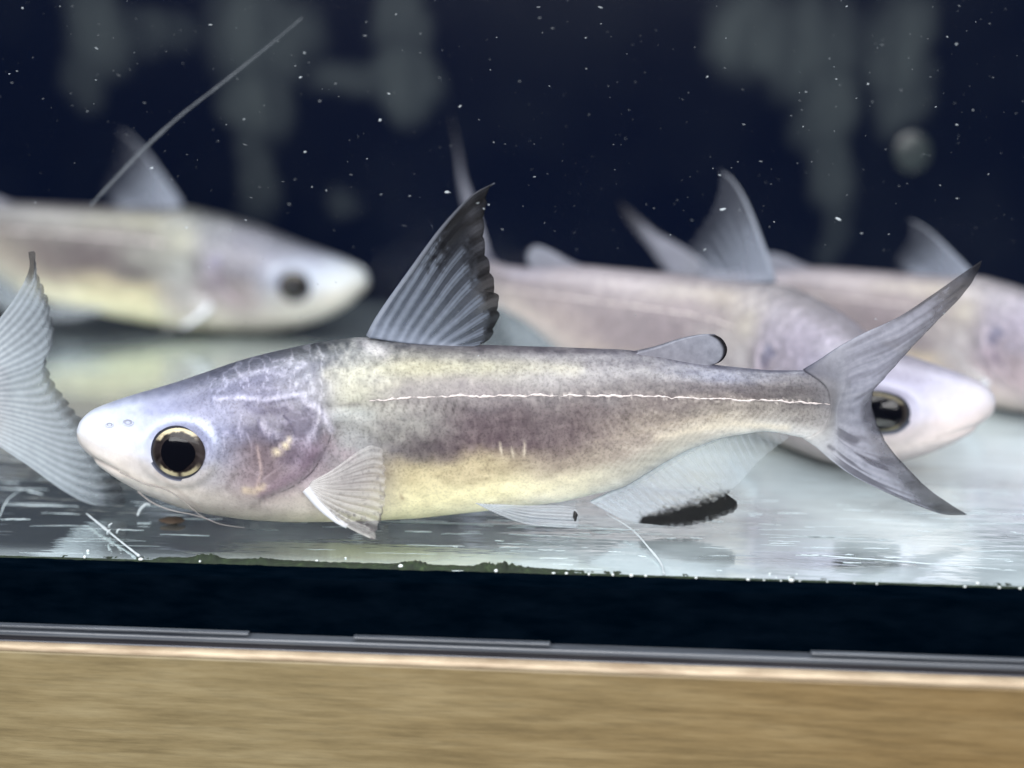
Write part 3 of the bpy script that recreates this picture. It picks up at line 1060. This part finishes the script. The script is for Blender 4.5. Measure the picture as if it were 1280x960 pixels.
def z_at(py, ty):
    """Height at which a point straight ahead, ty behind the front edge, is seen at row py."""
    Y = D0 + ty
    v = (py - CY) / FPX
    return H - Y * (SP + v * CP) / (CP - v * SP)


tank = empty('aquarium', (0, D0, 0))
tank.rotation_euler = (0, 0, -THETA)
tag(tank, 'glass aquarium with black back wall, mirror-like floor and black sealant along its front bottom edge', 'aquarium')
TX0, TX1, DEPTH = -0.26, 0.26, 0.158


def mat_back():
    k = NT('black_back_glass')
    tc = k.n('ShaderNodeTexCoord')
    sep = k.n('ShaderNodeSeparateXYZ')
    v = tc.outputs['Object']
    # edges of the pale patches wander
    wn = k.n('ShaderNodeTexNoise'); wn.inputs['Scale'].default_value = 70; wn.inputs['Detail'].default_value = 3
    k.l(v, wn.inputs['Vector'])
    vm = k.n('ShaderNodeVectorMath', operation='MULTIPLY_ADD')
    k.l(wn.outputs['Color'], vm.inputs[0]); vm.inputs[1].default_value = (.012, 0, .012); k.l(v, vm.inputs[2])
    k.l(vm.outputs[0], sep.inputs[0])
    tot = None
    for (x, z, rx, rz, amp) in PALE_PATCHES:
        dx = k.math('DIVIDE', k.math('SUBTRACT', sep.outputs[0], x + .006), rx)
        dz = k.math('DIVIDE', k.math('SUBTRACT', sep.outputs[2], z + .006), rz)
        r2 = k.math('ADD', k.math('MULTIPLY', dx, dx), k.math('MULTIPLY', dz, dz))
        mr = k.n('ShaderNodeMapRange', interpolation_type='SMOOTHSTEP')
        k.l(r2, mr.inputs[0])
        mr.inputs[1].default_value = 1.7; mr.inputs[2].default_value = .0
        mr.inputs[3].default_value = 0; mr.inputs[4].default_value = amp
        tot = mr.outputs[0] if tot is None else k.math('MAXIMUM', tot, mr.outputs[0])
    fine = k.noise(k.coords((1, 1, .22)), 230, 4, .65)
    f = k.math('MULTIPLY', tot, k.math('ADD', k.math('MULTIPLY', fine, 1.5), .1))
    wide = k.noise(v, 22, 3, .6)  # faint haze of scattered light painted into the wall colour
    f = k.math('ADD', f, k.ramp(wide, [(.45, 0.0), (.8, .09)]))
    c = k.mixc(f, srgb(0, 5, 24), srgb(50, 56, 60))
    k.l(c, k.p.inputs['Base Color'])
    k.p.inputs['Roughness'].default_value = .2
    k.p.inputs['Specular IOR Level'].default_value = .08
    return k.m


def wall_xz(px, py):
    """Where a photo pixel falls on the back wall, in tank coordinates."""
    a, b, c = (float(q) for q in ray(px, py))
    n = Vector((math.sin(THETA), math.cos(THETA), 0))
    o = Vector((0, D0, 0)) + n * DEPTH
    t = (o - Vector((0, 0, H))).dot(n) / Vector((a, b, c)).dot(n)
    w = Vector((0, 0, H)) + t * Vector((a, b, c)) - Vector((0, D0, 0))
    e = Vector((math.cos(THETA), -math.sin(THETA), 0))
    return w.dot(e), w.z, t


PALE_PATCHES = []
for (px, py, rx, ry, amp) in [(125, 40, 45, 60, .8), (110, 95, 28, 45, .55), (190, 45, 60, 30, .5), (330, 40, 75, 60, .9), (320, 125, 42, 60, .9),
                              (318, 215, 26, 75, .65), (500, 30, 40, 45, .75), (505, 105, 38, 52, .9), (440, 100, 55, 26, .65), (430, 258, 24, 26, .45),
                              (940, 40, 60, 62, .95), (1010, 60, 70, 75, .9), (1035, 130, 42, 60, .9), (1038, 215, 28, 70, .75), (1042, 290, 22, 50, .5),
                              (1125, 60, 46, 70, .9), (1130, 125, 34, 48, .7)]:
    x, z, t = wall_xz(px, py)
    PALE_PATCHES.append((x, z, rx * t / FPX, ry * t / FPX, amp))

back = box('back_wall', (TX0, TX1, DEPTH, DEPTH + .006, -.004, .22), mat_back(), tank)


def mat_floor():
    k = NT('glass_floor')
    v = k.coords((1, 1, 1))
    vs = k.coords((30, 240, 1))
    st = k.noise(vs, 1.0, 4, .6)
    big = k.noise(k.coords((1, 2.2, 1), loc=(.3, .1, 0)), 28, 4, .6)
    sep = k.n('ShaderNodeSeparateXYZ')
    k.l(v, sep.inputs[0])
    # thin pale coating, denser in front; whiteness at right is painted reflection and scatter
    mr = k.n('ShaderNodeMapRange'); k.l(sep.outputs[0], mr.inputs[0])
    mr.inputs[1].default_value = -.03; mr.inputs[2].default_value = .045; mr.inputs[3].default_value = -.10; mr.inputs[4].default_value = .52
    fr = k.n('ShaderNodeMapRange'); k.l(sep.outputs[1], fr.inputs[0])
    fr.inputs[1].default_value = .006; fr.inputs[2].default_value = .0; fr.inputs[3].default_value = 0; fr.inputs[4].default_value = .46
    film_and_glare = k.math('ADD', k.math('ADD', mr.outputs[0], fr.outputs[0]), k.math('MULTIPLY', k.math('SUBTRACT', big, .47), k.math('ADD', k.math('MULTIPLY', k.math('MAXIMUM', mr.outputs[0], 0), 3.4), .5)))
    film_and_glare = k.math('ADD', film_and_glare, k.math('MULTIPLY', k.math('SUBTRACT', st, .5), .34))
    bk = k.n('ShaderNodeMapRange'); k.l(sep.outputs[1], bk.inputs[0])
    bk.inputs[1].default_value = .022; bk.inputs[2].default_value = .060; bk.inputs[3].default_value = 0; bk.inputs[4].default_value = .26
    film_and_glare = k.math('ADD', film_and_glare, bk.outputs[0])
    film_and_glare = k.ramp(film_and_glare, [(.0, .06), (.14, .09), (.5, .36), (1., .62)])
    gl = k.n('ShaderNodeBsdfGlossy')
    gl.inputs['Color'].default_value = (.80, .86, .85, 1)
    gl.inputs['Roughness'].default_value = .055
    k.l(k.bump(k.math('ADD', st, k.math('MULTIPLY', big, 1.5)), .22, .0008), gl.inputs['Normal'])
    k.p.inputs['Base Color'].default_value = tuple(srgb(206, 220, 226)) + (1,)
    k.p.inputs['Roughness'].default_value = .45
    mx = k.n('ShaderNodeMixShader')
    k.l(film_and_glare, mx.inputs[0]); k.l(gl.outputs[0], mx.inputs[1]); k.l(k.p.outputs[0], mx.inputs[2])
    k.l(mx.outputs[0], k.out.inputs['Surface'])
    return k.m


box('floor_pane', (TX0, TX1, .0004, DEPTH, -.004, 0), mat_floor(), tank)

clear = NT('clear_glass')
tr = clear.n('ShaderNodeBsdfTransparent')
clear.l(tr.outputs[0], clear.out.inputs['Surface'])
ZB = z_at(808, -.0048)
box('front_pane', (TX0, TX1, -.0048, -.0042, ZB, .22), clear.m, tank)


def mat_black():
    k = NT('black_sealant')
    nz = k.noise(k.coords((60, 200, 200)), 3, 4)
    k.l(k.ramp(nz, [(.35, srgb(0, 5, 12)), (.7, srgb(4, 11, 20))]), k.p.inputs['Base Color'])
    k.p.inputs['Roughness'].default_value = 1.0
    k.p.inputs['Specular IOR Level'].default_value = 0
    return k.m


box('sealant', (TX0, TX1, -.0040, .0004, ZB - .0002, -.0001), mat_black(), tank)

# polished lower edge of the pane: pale and dark glass lines
z1, z2, z3, z4 = (z_at(r, -.0052) for r in (808, 815, 820, 827))


def mat_edge(name, a, b, rough):
    k = NT(name)
    nz = k.noise(k.coords((30, 600, 4200)), 2, 5, .7)
    k.l(k.ramp(nz, [(.3, a), (.7, b)]), k.p.inputs['Base Color'])
    k.p.inputs['Roughness'].default_value = rough
    return k.m


E_P = mat_edge('pale_glass_edge', srgb(44, 49, 60), srgb(104, 110, 118), .3)
E_D = mat_edge('dark_glass_edge', srgb(8, 11, 20), srgb(30, 34, 46), .3)
box('pane_edge', (TX0, TX1, -.0056, -.0003, z2, z1), E_P, tank, .0002)
box('pane_edge', (TX0, TX1, -.0054, -.0003, z3, z2 - .00002), E_D, tank)
box('pane_edge', (TX0, TX1, -.0055, -.0003, z4, z3 - .00002), mat_edge('blue_glass_edge', srgb(14, 18, 30), srgb(56, 60, 74), .3), tank, .0002)
for a, b in ((-.07, -.0300), (-.0178, .0048), (.034, .07)):
    zz = z_at(802, -.0052)
    box('glass_sliver', (a, b, -.0057, -.0049, zz - .00017, zz + .00012), E_P, tank, .0001)

# the water itself: very slightly cloudy
wk = NT('cloudy_water')
wk.t.nodes.remove(wk.p)
pv_ = wk.n('ShaderNodeVolumePrincipled')
pv_.inputs['Color'].default_value = (.80, .90, .96, 1)
pv_.inputs['Density'].default_value = 0.035
pv_.inputs['Anisotropy'].default_value = 0.2
wk.l(pv_.outputs[0], wk.out.inputs['Volume'])
wat = box('water', (TX0 + .002, TX1 - .002, .0006, DEPTH - .0004, .0001, .20), wk.m)
wat.location = tank.location
wat.rotation_euler = tank.rotation_euler
tag(wat, kind='structure')

# ------------------------------------------------------------------ the stand
stand = empty('wooden_stand', (0, D0, 0))
stand.rotation_euler = (0, 0, -THETA - .004)
tag(stand, 'wooden aquarium stand with horizontal grain and a pale top edge under the tank', 'stand')


def mat_wood():
    k = NT('wood_grain')
    g1 = k.noise(k.coords((26, 60, 260)), 2.2, 7, .68)
    g2 = k.noise(k.coords((90, 100, 1300)), 2.0, 4, .65)
    big = k.noise(k.coords((1, 1, 4)), 22, 3)
    a = k.ramp(g1, [(.28, srgb(106, 93, 64)), (.48, srgb(128, 114, 82)), (.70, srgb(144, 131, 99))])
    b = k.ramp(g2, [(.30, .74), (.5, 1.0), (.72, 1.12)])
    c = k.mixc(.75, a, b, 'MULTIPLY')
    sep = k.n('ShaderNodeSeparateXYZ'); tc = k.n('ShaderNodeTexCoord'); k.l(tc.outputs['Object'], sep.inputs[0])
    mr = k.n('ShaderNodeMapRange'); k.l(sep.outputs[0], mr.inputs[0])
    mr.inputs[1].default_value = -.03; mr.inputs[2].default_value = .06; mr.inputs[3].default_value = 0; mr.inputs[4].default_value = .8
    tone = k.math('MULTIPLY', mr.outputs[0], k.math('ADD', big, .35))
    c = k.mixc(tone, c, k.mixc(1.0, c, srgb(236, 208, 170), 'MULTIPLY'))
    k.l(c, k.p.inputs['Base Color'])
    k.p.inputs['Roughness'].default_value = .5
    k.l(k.bump(g2, .15, .0003), k.p.inputs['Normal'])
    return k.m


zw0 = z_at(829, -.0066); zw1 = z_at(837, -.0068)
box('wood_panel', (TX0, TX1, -.0068, .16, zw1 - .12, zw1), mat_wood(), stand, .0003)
ko = NT('lit_edge_band')
nz = ko.noise(ko.coords((90, 100, 900)), 2, 4)
ko.l(ko.ramp(nz, [(.3, srgb(158, 138, 114)), (.65, srgb(200, 182, 156))]), ko.p.inputs['Base Color'])  # pale tone paints the light caught on the chamfered edge
ko.p.inputs['Roughness'].default_value = .6
box('lit_edge', (TX0, TX1, -.0070, .159, zw1 + .00001, zw0), ko.m, stand, .00025)

# ------------------------------------------------------------------ the fish
near, b0 = make_fish(hi=True)
near.location = Vector((ORG[0], YF, ORG[2]))
tag(near, 'sharp silver catfish at the front, whole body in view, head to the left', 'catfish', GROUP)

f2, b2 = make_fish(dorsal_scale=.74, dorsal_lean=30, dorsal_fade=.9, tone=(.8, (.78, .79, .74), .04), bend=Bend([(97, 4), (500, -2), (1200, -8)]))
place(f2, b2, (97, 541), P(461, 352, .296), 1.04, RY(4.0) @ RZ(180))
tag(f2, 'blurred grey catfish at the left near the back wall, head to the right', 'catfish', GROUP)

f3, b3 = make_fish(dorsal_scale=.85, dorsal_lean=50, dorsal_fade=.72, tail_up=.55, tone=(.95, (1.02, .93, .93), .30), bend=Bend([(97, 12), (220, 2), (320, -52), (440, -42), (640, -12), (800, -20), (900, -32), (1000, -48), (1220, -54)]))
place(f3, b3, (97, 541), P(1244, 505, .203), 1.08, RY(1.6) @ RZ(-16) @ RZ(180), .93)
tag(f3, 'blurred catfish behind the front one, its white snout and eye beside the front tail fin', 'catfish', GROUP)

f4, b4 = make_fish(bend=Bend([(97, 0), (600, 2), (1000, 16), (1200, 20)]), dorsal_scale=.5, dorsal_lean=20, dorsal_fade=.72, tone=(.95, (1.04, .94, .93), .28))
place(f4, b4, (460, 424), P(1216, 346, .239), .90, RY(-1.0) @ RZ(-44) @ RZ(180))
tag(f4, 'blurred pinkish catfish cut off by the right edge, above the white snout', 'catfish', GROUP)

f5, b5 = make_fish(hi=False, tail='fanned')
place(f5, b5, (1048, 505), P(-2, 489, .188), 1.0, RZ(0))
tag(f5, 'catfish at the left edge of which only the fanned grey tail fin shows', 'catfish', GROUP)


# ------------------------------------------------------------------ small things
def floor_pt(px, py, z=0.0):
    a, b, c = (float(q) for q in ray(px, py))
    t = (z - H) / c
    return Vector((a * t, b * t, z))


TANK_INV = Matrix.LocRotScale(Vector((0, D0, 0)), Matrix.Rotation(-THETA, 3, 'Z').to_quaternion(), None).inverted()

# scratches in the floor glass, with painted glints among them
WHITE = simple('white_scratch_glint', srgb(214, 226, 232), .5)
sv, sf = [], []


def scratch_glint(pts, wpx):
    p = [TANK_INV @ floor_pt(x, y) for x, y in pts]
    off = len(sv)
    m = len(p)
    for i, q in enumerate(p):
        w = wpx * 0.5e-4 * (.25 + .75 * math.sin(math.pi * (i + .5) / m)) * random.uniform(1.2, 2.6)     # the floor is seen at a grazing angle
        t = (p[min(i + 1, m - 1)] - p[max(i - 1, 0)]).normalized()
        nn = Vector((-t.y, t.x, 0))
        if abs(nn.y) < .5: w *= .35
        sv.append(q + nn * w + Vector((0, 0, .00003))); sv.append(q - nn * w + Vector((0, 0, .00003)))
    for i in range(m - 1):
        a = off + 2 * i
        sf.append((a, a + 1, a + 3, a + 2))


def hline(x0, x1, y0, y1, w, n=9):
    scratch_glint([(x0 + (x1 - x0) * k / (n - 1), y0 + (y1 - y0) * k / (n - 1) + random.uniform(-.35, .35)) for k in range(n)], w)


for a in [(0, 24, 603, 604, 1.6), (0, 60, 611, 612, 2.0), (34, 54, 614, 618, 1.8), (4, 98, 631, 633, 1.5), (0, 38, 649, 649.5, 2.2), (60, 100, 641, 643, 1.2),
          (470, 640, 652, 656, 1.8), (640, 720, 657, 659, 1.4), (722, 800, 660, 663, 2.2), (500, 560, 651, 652.5, 1.5), (636, 712, 668, 671, 1.5), (676, 740, 655, 657, 1.2),
          (140, 180, 662, 663, 1.2), (200, 262, 668, 670, 1.2), (372, 384, 652, 653, 1.8), (506, 540, 664, 665, 1.5), (1010, 1250, 693, 712, 1.6), (1100, 1280, 640, 643, 1.3), (950, 1080, 668, 674, 1.2)]:
    hline(*a)
scratch_glint([(0, 646), (4, 634), (10, 624), (20, 616), (28, 612)], 2.2)
for k in range(110):
    x = random.uniform(-20, 1290); y = random.uniform(575, 692)
    hline(x, x + random.uniform(12, 90), y, y + random.uniform(-.5, 2), random.uniform(.35, .9), 7)
for k in range(90):  # short white strokes stand in for glints on the right-hand floor
    x = random.uniform(560, 1290); y = random.uniform(590, 715)
    hline(x, x + random.uniform(6, 40), y, y + random.uniform(0, 1.2), random.uniform(.5, 1.5), 6)
o = mesh_obj('scratch_glint', sv, sf, WHITE, tank, smooth_shade=False)
tag(o, kind='stuff')

# algae along the seam
k = NT('algae_green')
nz = k.noise(k.coords((1, 1, 1)), 900, 3)
k.l(k.ramp(nz, [(.3, srgb(8, 20, 10)), (.6, srgb(26, 42, 20)), (.8, srgb(58, 76, 42))]), k.p.inputs['Base Color'])
k.p.inputs['Roughness'].default_value = .8
xs = np.linspace(-.085, .085, 1100)
prof_h = .5e-4 + 1.0e-4 * fbm(xs * 900, xs * 0, 4)
for px, amp, wd in ((238, 5.5e-4, 14), (255, 3e-4, 8), (312, 3e-4, 14), (505, 4.5e-4, 12), (520, 3.6e-4, 9), (606, 4.5e-4, 12), (630, 4e-4, 14), (640, 3e-4, 30), (300, 1.6e-4, 120), (560, 1.6e-4, 120)):
    xx = (px - 640) * 0.92e-4
    prof_h = prof_h + amp * np.exp(-((xs - xx) / (wd * .92e-4)) ** 2) * (.5 + fbm(xs * 4000, xs * 0 + 4, 3))
R = 7
ang = np.linspace(0, np.pi, R)
av = np.stack([np.repeat(xs, R), (.0008 - np.cos(ang)[None] * .00085 * (.8 + .5 * fbm(xs * 700, xs * 0 + 9, 3))[:, None]).ravel(),
               (np.sin(ang)[None] * prof_h[:, None] * (.7 + .6 * fbm(np.repeat(xs, R).reshape(-1, R) * 5000, ang[None] * 3, 2))).ravel() - .00012], 1)
af_ = [tuple(f) for f in grid_faces(len(xs), R, flip=True)]
al_ = mesh_obj('algae', av, af_, k.m)
al_.location = (0, D0, 0); al_.rotation_euler = (0, 0, -THETA)
tag(al_, 'dark green algae fringe along the front seam above the black sealant', kind='stuff')

# bubbles sitting on the seam
BUB = simple('bubble_white', srgb(214, 222, 224), .12, .6)


def blob_geo(r, seed, n=10, m=7, sq=(1, 1, 1), jag=.12):
    rr = random.Random(seed)
    v = []
    for i in range(1, m):
        for j in range(n):
            a = math.pi * i / m; b = 2 * math.pi * j / n
            q = r * (1 + rr.uniform(-jag, jag))
            v.append((q * math.sin(a) * math.cos(b) * sq[0], q * math.sin(a) * math.sin(b) * sq[1], q * math.cos(a) * sq[2]))
    v += [(0, 0, r * sq[2]), (0, 0, -r * sq[2])]
    f = [tuple(q) for q in grid_faces(m - 1, n, wrap=True, flip=True)]
    t = len(v) - 2
    f += [(t, j, (j + 1) % n) for j in range(n)]
    o = (m - 2) * n
    f += [(t + 1, o + (j + 1) % n, o + j) for j in range(n)]
    return v, f


bub0 = None
for i, (px, py, r) in enumerate([(106, 698, 3.4), (110, 690, 3.0), (176, 701, 3.6), (250, 704, 3.0), (396, 702, 2.4), (432, 698, 1.6), (501, 710, 4.2), (620, 716, 3.6),
                                 (692, 720, 2.6), (708, 723, 3.4), (736, 722, 2.4), (766, 725, 3.0), (789, 726, 3.2), (807, 727, 3.2), (870, 731, 2.4), (935, 733, 2.6),
                                 (989, 735, 4.4), (976, 727, 2.2), (1068, 735, 2.0), (1096, 742, 2.2), (1206, 745, 2.4), (1249, 748, 3.4), (1275, 750, 3.0), (1222, 731, 3.0),
                                 (942, 722, 1.8), (955, 726, 1.6), (962, 718, 1.8), (970, 722, 1.4), (986, 722, 1.8), (1000, 727, 1.6), (996, 718, 1.4), (1034, 728, 1.8)]):
    if bub0 is None:
        v, f = blob_geo(1e-4, 5, 14, 9, jag=.03)
        o = bub0 = mesh_obj('air_bubble', v, f, BUB)
    else:
        o = bub0.copy(); link(o)
    w = floor_pt(px, min(py, 695 + .0328 * px), 0)
    o.location = w + Vector((0, 0, r * .5e-4))
    o.scale = (r * random.uniform(.45, .9), r * random.uniform(.4, .7), r * random.uniform(.35, .6))
    tag(o, 'tiny white air bubble clinging to the front seam just above the black sealant', 'air bubble', 'air bubbles along the front seam')

# specks drifting in the water near the front glass
k = NT('drifting_speck')
a = k.tint()
k.l(a.outputs['Color'], k.p.inputs['Base Color'])
k.p.inputs['Roughness'].default_value = .6
tr = k.n('ShaderNodeBsdfTransparent'); mx = k.n('ShaderNodeMixShader')
k.l(a.outputs['Alpha'], mx.inputs[0]); k.l(tr.outputs[0], mx.inputs[1]); k.l(k.p.outputs[0], mx.inputs[2]); k.l(mx.outputs[0], k.out.inputs['Surface'])
pv, pf_, pc = [], [], []
rr = random.Random(11)
marks = [(486, 117, 3), (381, 190, 3.4), (575, 133, 3), (408, 238, 3.2), (559, 240, 4), (733, 86, 3.4), (884, 96, 3.6), (1085, 105, 3), (1196, 156, 3.2), (1048, 274, 4), (512, 245, 3.4),
         (900, 219, 3), (881, 312, 2.6), (420, 353, 3), (375, 397, 3.4), (28, 10, 3.2), (75, 8, 3), (263, 31, 3.2), (475, 150, 5), (495, 18, 4), (903, 262, 4), (1184, 46, 2.6),
         (617, 178, 2), (597, 254, 3), (611, 256, 3), (605, 261, 3), (1180, 392, 2.4), (420, 646, 2.4)]
for i in range(900):
    if i < len(marks):
        px, py, r = marks[i]; r *= .8; zc = .172; al = .85
    else:
        px = rr.uniform(-30, 1310); py = rr.uniform(-20, 345) if rr.random() < .93 else rr.uniform(345, 480)
        zc = rr.uniform(.166, .196)
        r = min(3.0, .5 + rr.expovariate(1.7)); al = min(.7, .06 + rr.expovariate(4.8))
    if py > 330: r = min(r, 1.6)
    w = P(px, py, zc)
    v, f = blob_geo(r * .5e-4 * (zc / .185), i, 6, 4, (rr.uniform(.8, 2.4), 1, rr.uniform(.45, 1.0)), .4)
    rot = Matrix.Rotation(rr.uniform(-.5, .5), 3, 'Y')
    off = len(pv)
    pv += [tuple(w + rot @ Vector(q)) for q in v]
    pf_ += [tuple(off + q for q in ff) for ff in f]
    b = rr.uniform(150, 235)
    pc += [tuple(lin(np.array([b * .93, b * .97, b]))) + (1 - math.sqrt(1 - al),)] * len(v)
o = mesh_obj('drifting_speck', pv, pf_, k.m, None, np.array(pc))
tag(o, 'fine pale specks drifting in the water', kind='stuff')

# threads and crumbs
THREAD = simple('thread_white', srgb(186, 194, 200), .5)
HAIR = simple('grey_strand', srgb(116, 122, 130), .5, alpha=.42)


def thread(name, pts, radii, mat, label, cat, group=None):
    c = catmull([tuple(p) for p in pts], 60)
    rad = np.interp(np.linspace(0, 1, 60), np.linspace(0, 1, len(radii)), radii) * (.75 + .5 * vnoise(np.arange(60) * .5, np.zeros(60)))
    V, F = tube_geo(c, rad, 8)
    base = V.mean(0)
    o = mesh_obj(name, V - base, F, mat)
    o.location = base
    return tag(o, label, cat, group)


th = thread('thread', [floor_pt(108, 642, .0009), floor_pt(128, 658, .0007), floor_pt(150, 676, .0004), floor_pt(174, 695, .0003)], [.8e-4, 1.6e-4, 1.1e-4, 1.6e-4], THREAD,
            'short white thread lying below the fanned grey tail fin at the left edge', 'thread')
for px, py in ((136, 656), (146, 663), (134, 664)):
    v, f = tube_geo([np.array(floor_pt(px, py + 3, .0007)) - np.array(th.location), np.array(floor_pt(px + 1, py, .0011)) - np.array(th.location), np.array(floor_pt(px + 4, py - 2, .0014)) - np.array(th.location)], [1.6e-4, 1.3e-4, .6e-4], 6)
    mesh_obj('fluff', v, f, THREAD, th)
thread('thread', [floor_pt(758, 642, .0016), floor_pt(790, 662, .001), floor_pt(812, 686, .0006), floor_pt(826, 704, .0003), floor_pt(830, 718, .0003)], [.5e-4, 1.0e-4, 1.3e-4, .9e-4], THREAD,
       'fine pale thread curving down from the front of the black-tipped anal fin', 'thread')
thread('thread', [floor_pt(172, 644, .0006), floor_pt(176, 636, .001), floor_pt(183, 630, .0014), floor_pt(187, 631, .0012)], [1.2e-4, 1.8e-4, 1.6e-4], THREAD,
       'tiny white curl of thread beneath the chin of the sharp front catfish', 'thread')
thread('strand', [P(113, 257, .205), P(140, 228, .204), P(180, 186, .203), P(225, 145, .202), P(275, 106, .201), P(330, 62, .2), P(378, 22, .199)],
       [1.6e-4, 2.0e-4, 1.7e-4, 1.3e-4, 1.0e-4, .6e-4], HAIR, 'long thin grey strand slanting up to the right above the left blurred catfish', 'strand')
v, f = blob_geo(1, 3, 14, 9, jag=.2)
o = mesh_obj('crumb', [(q[0] * .0015, q[1] * .0010, q[2] * .0003) for q in v], f, simple('brown_food', srgb(66, 54, 44), .9))
o.location = floor_pt(215, 655) + Vector((0, 0, .0005))
tag(o, 'small flat brown crumb on the glass floor under the front catfish head', 'crumb')
v, f = blob_geo(1, 4, 12, 8, jag=.25)
o = mesh_obj('dark_speck', [(q[0] * .00026, q[1] * .00025, q[2] * .0006) for q in v], f, simple('black_dirt', srgb(22, 20, 22), .6))
o.location = at(np.array(719.), np.array(645.), -.0052) + ORG + np.array([0, YF, 0])
tag(o, 'tiny black speck at the tip of the front catfish pelvic fin', 'speck')
# out-of-focus disc of a bright speck, shaped as a dome on the back wall
x, z, t = wall_xz(1140, 190)
dm = NT('bokeh_dome')
dm.p.inputs['Base Color'].default_value = tuple(srgb(34, 42, 45)) + (1,)
dm.p.inputs['Roughness'].default_value = .3
v, f = blob_geo(1, 8, 28, 16, jag=.0)
rx = 22 * t / FPX
o = mesh_obj('bokeh_disc', [(q[0] * rx, q[1] * rx * .12, q[2] * rx * 1.1) for q in v], f, dm.m)
o.location = Vector((0, D0, 0)) + Matrix.Rotation(-THETA, 3, 'Z') @ Vector((x, DEPTH - rx * .1, z))
o.rotation_euler = (0, 0, -THETA)
tag(o, 'dim bokeh disc of a bright speck, shaped as a dome on the dark back wall at upper right', 'bokeh_disc')
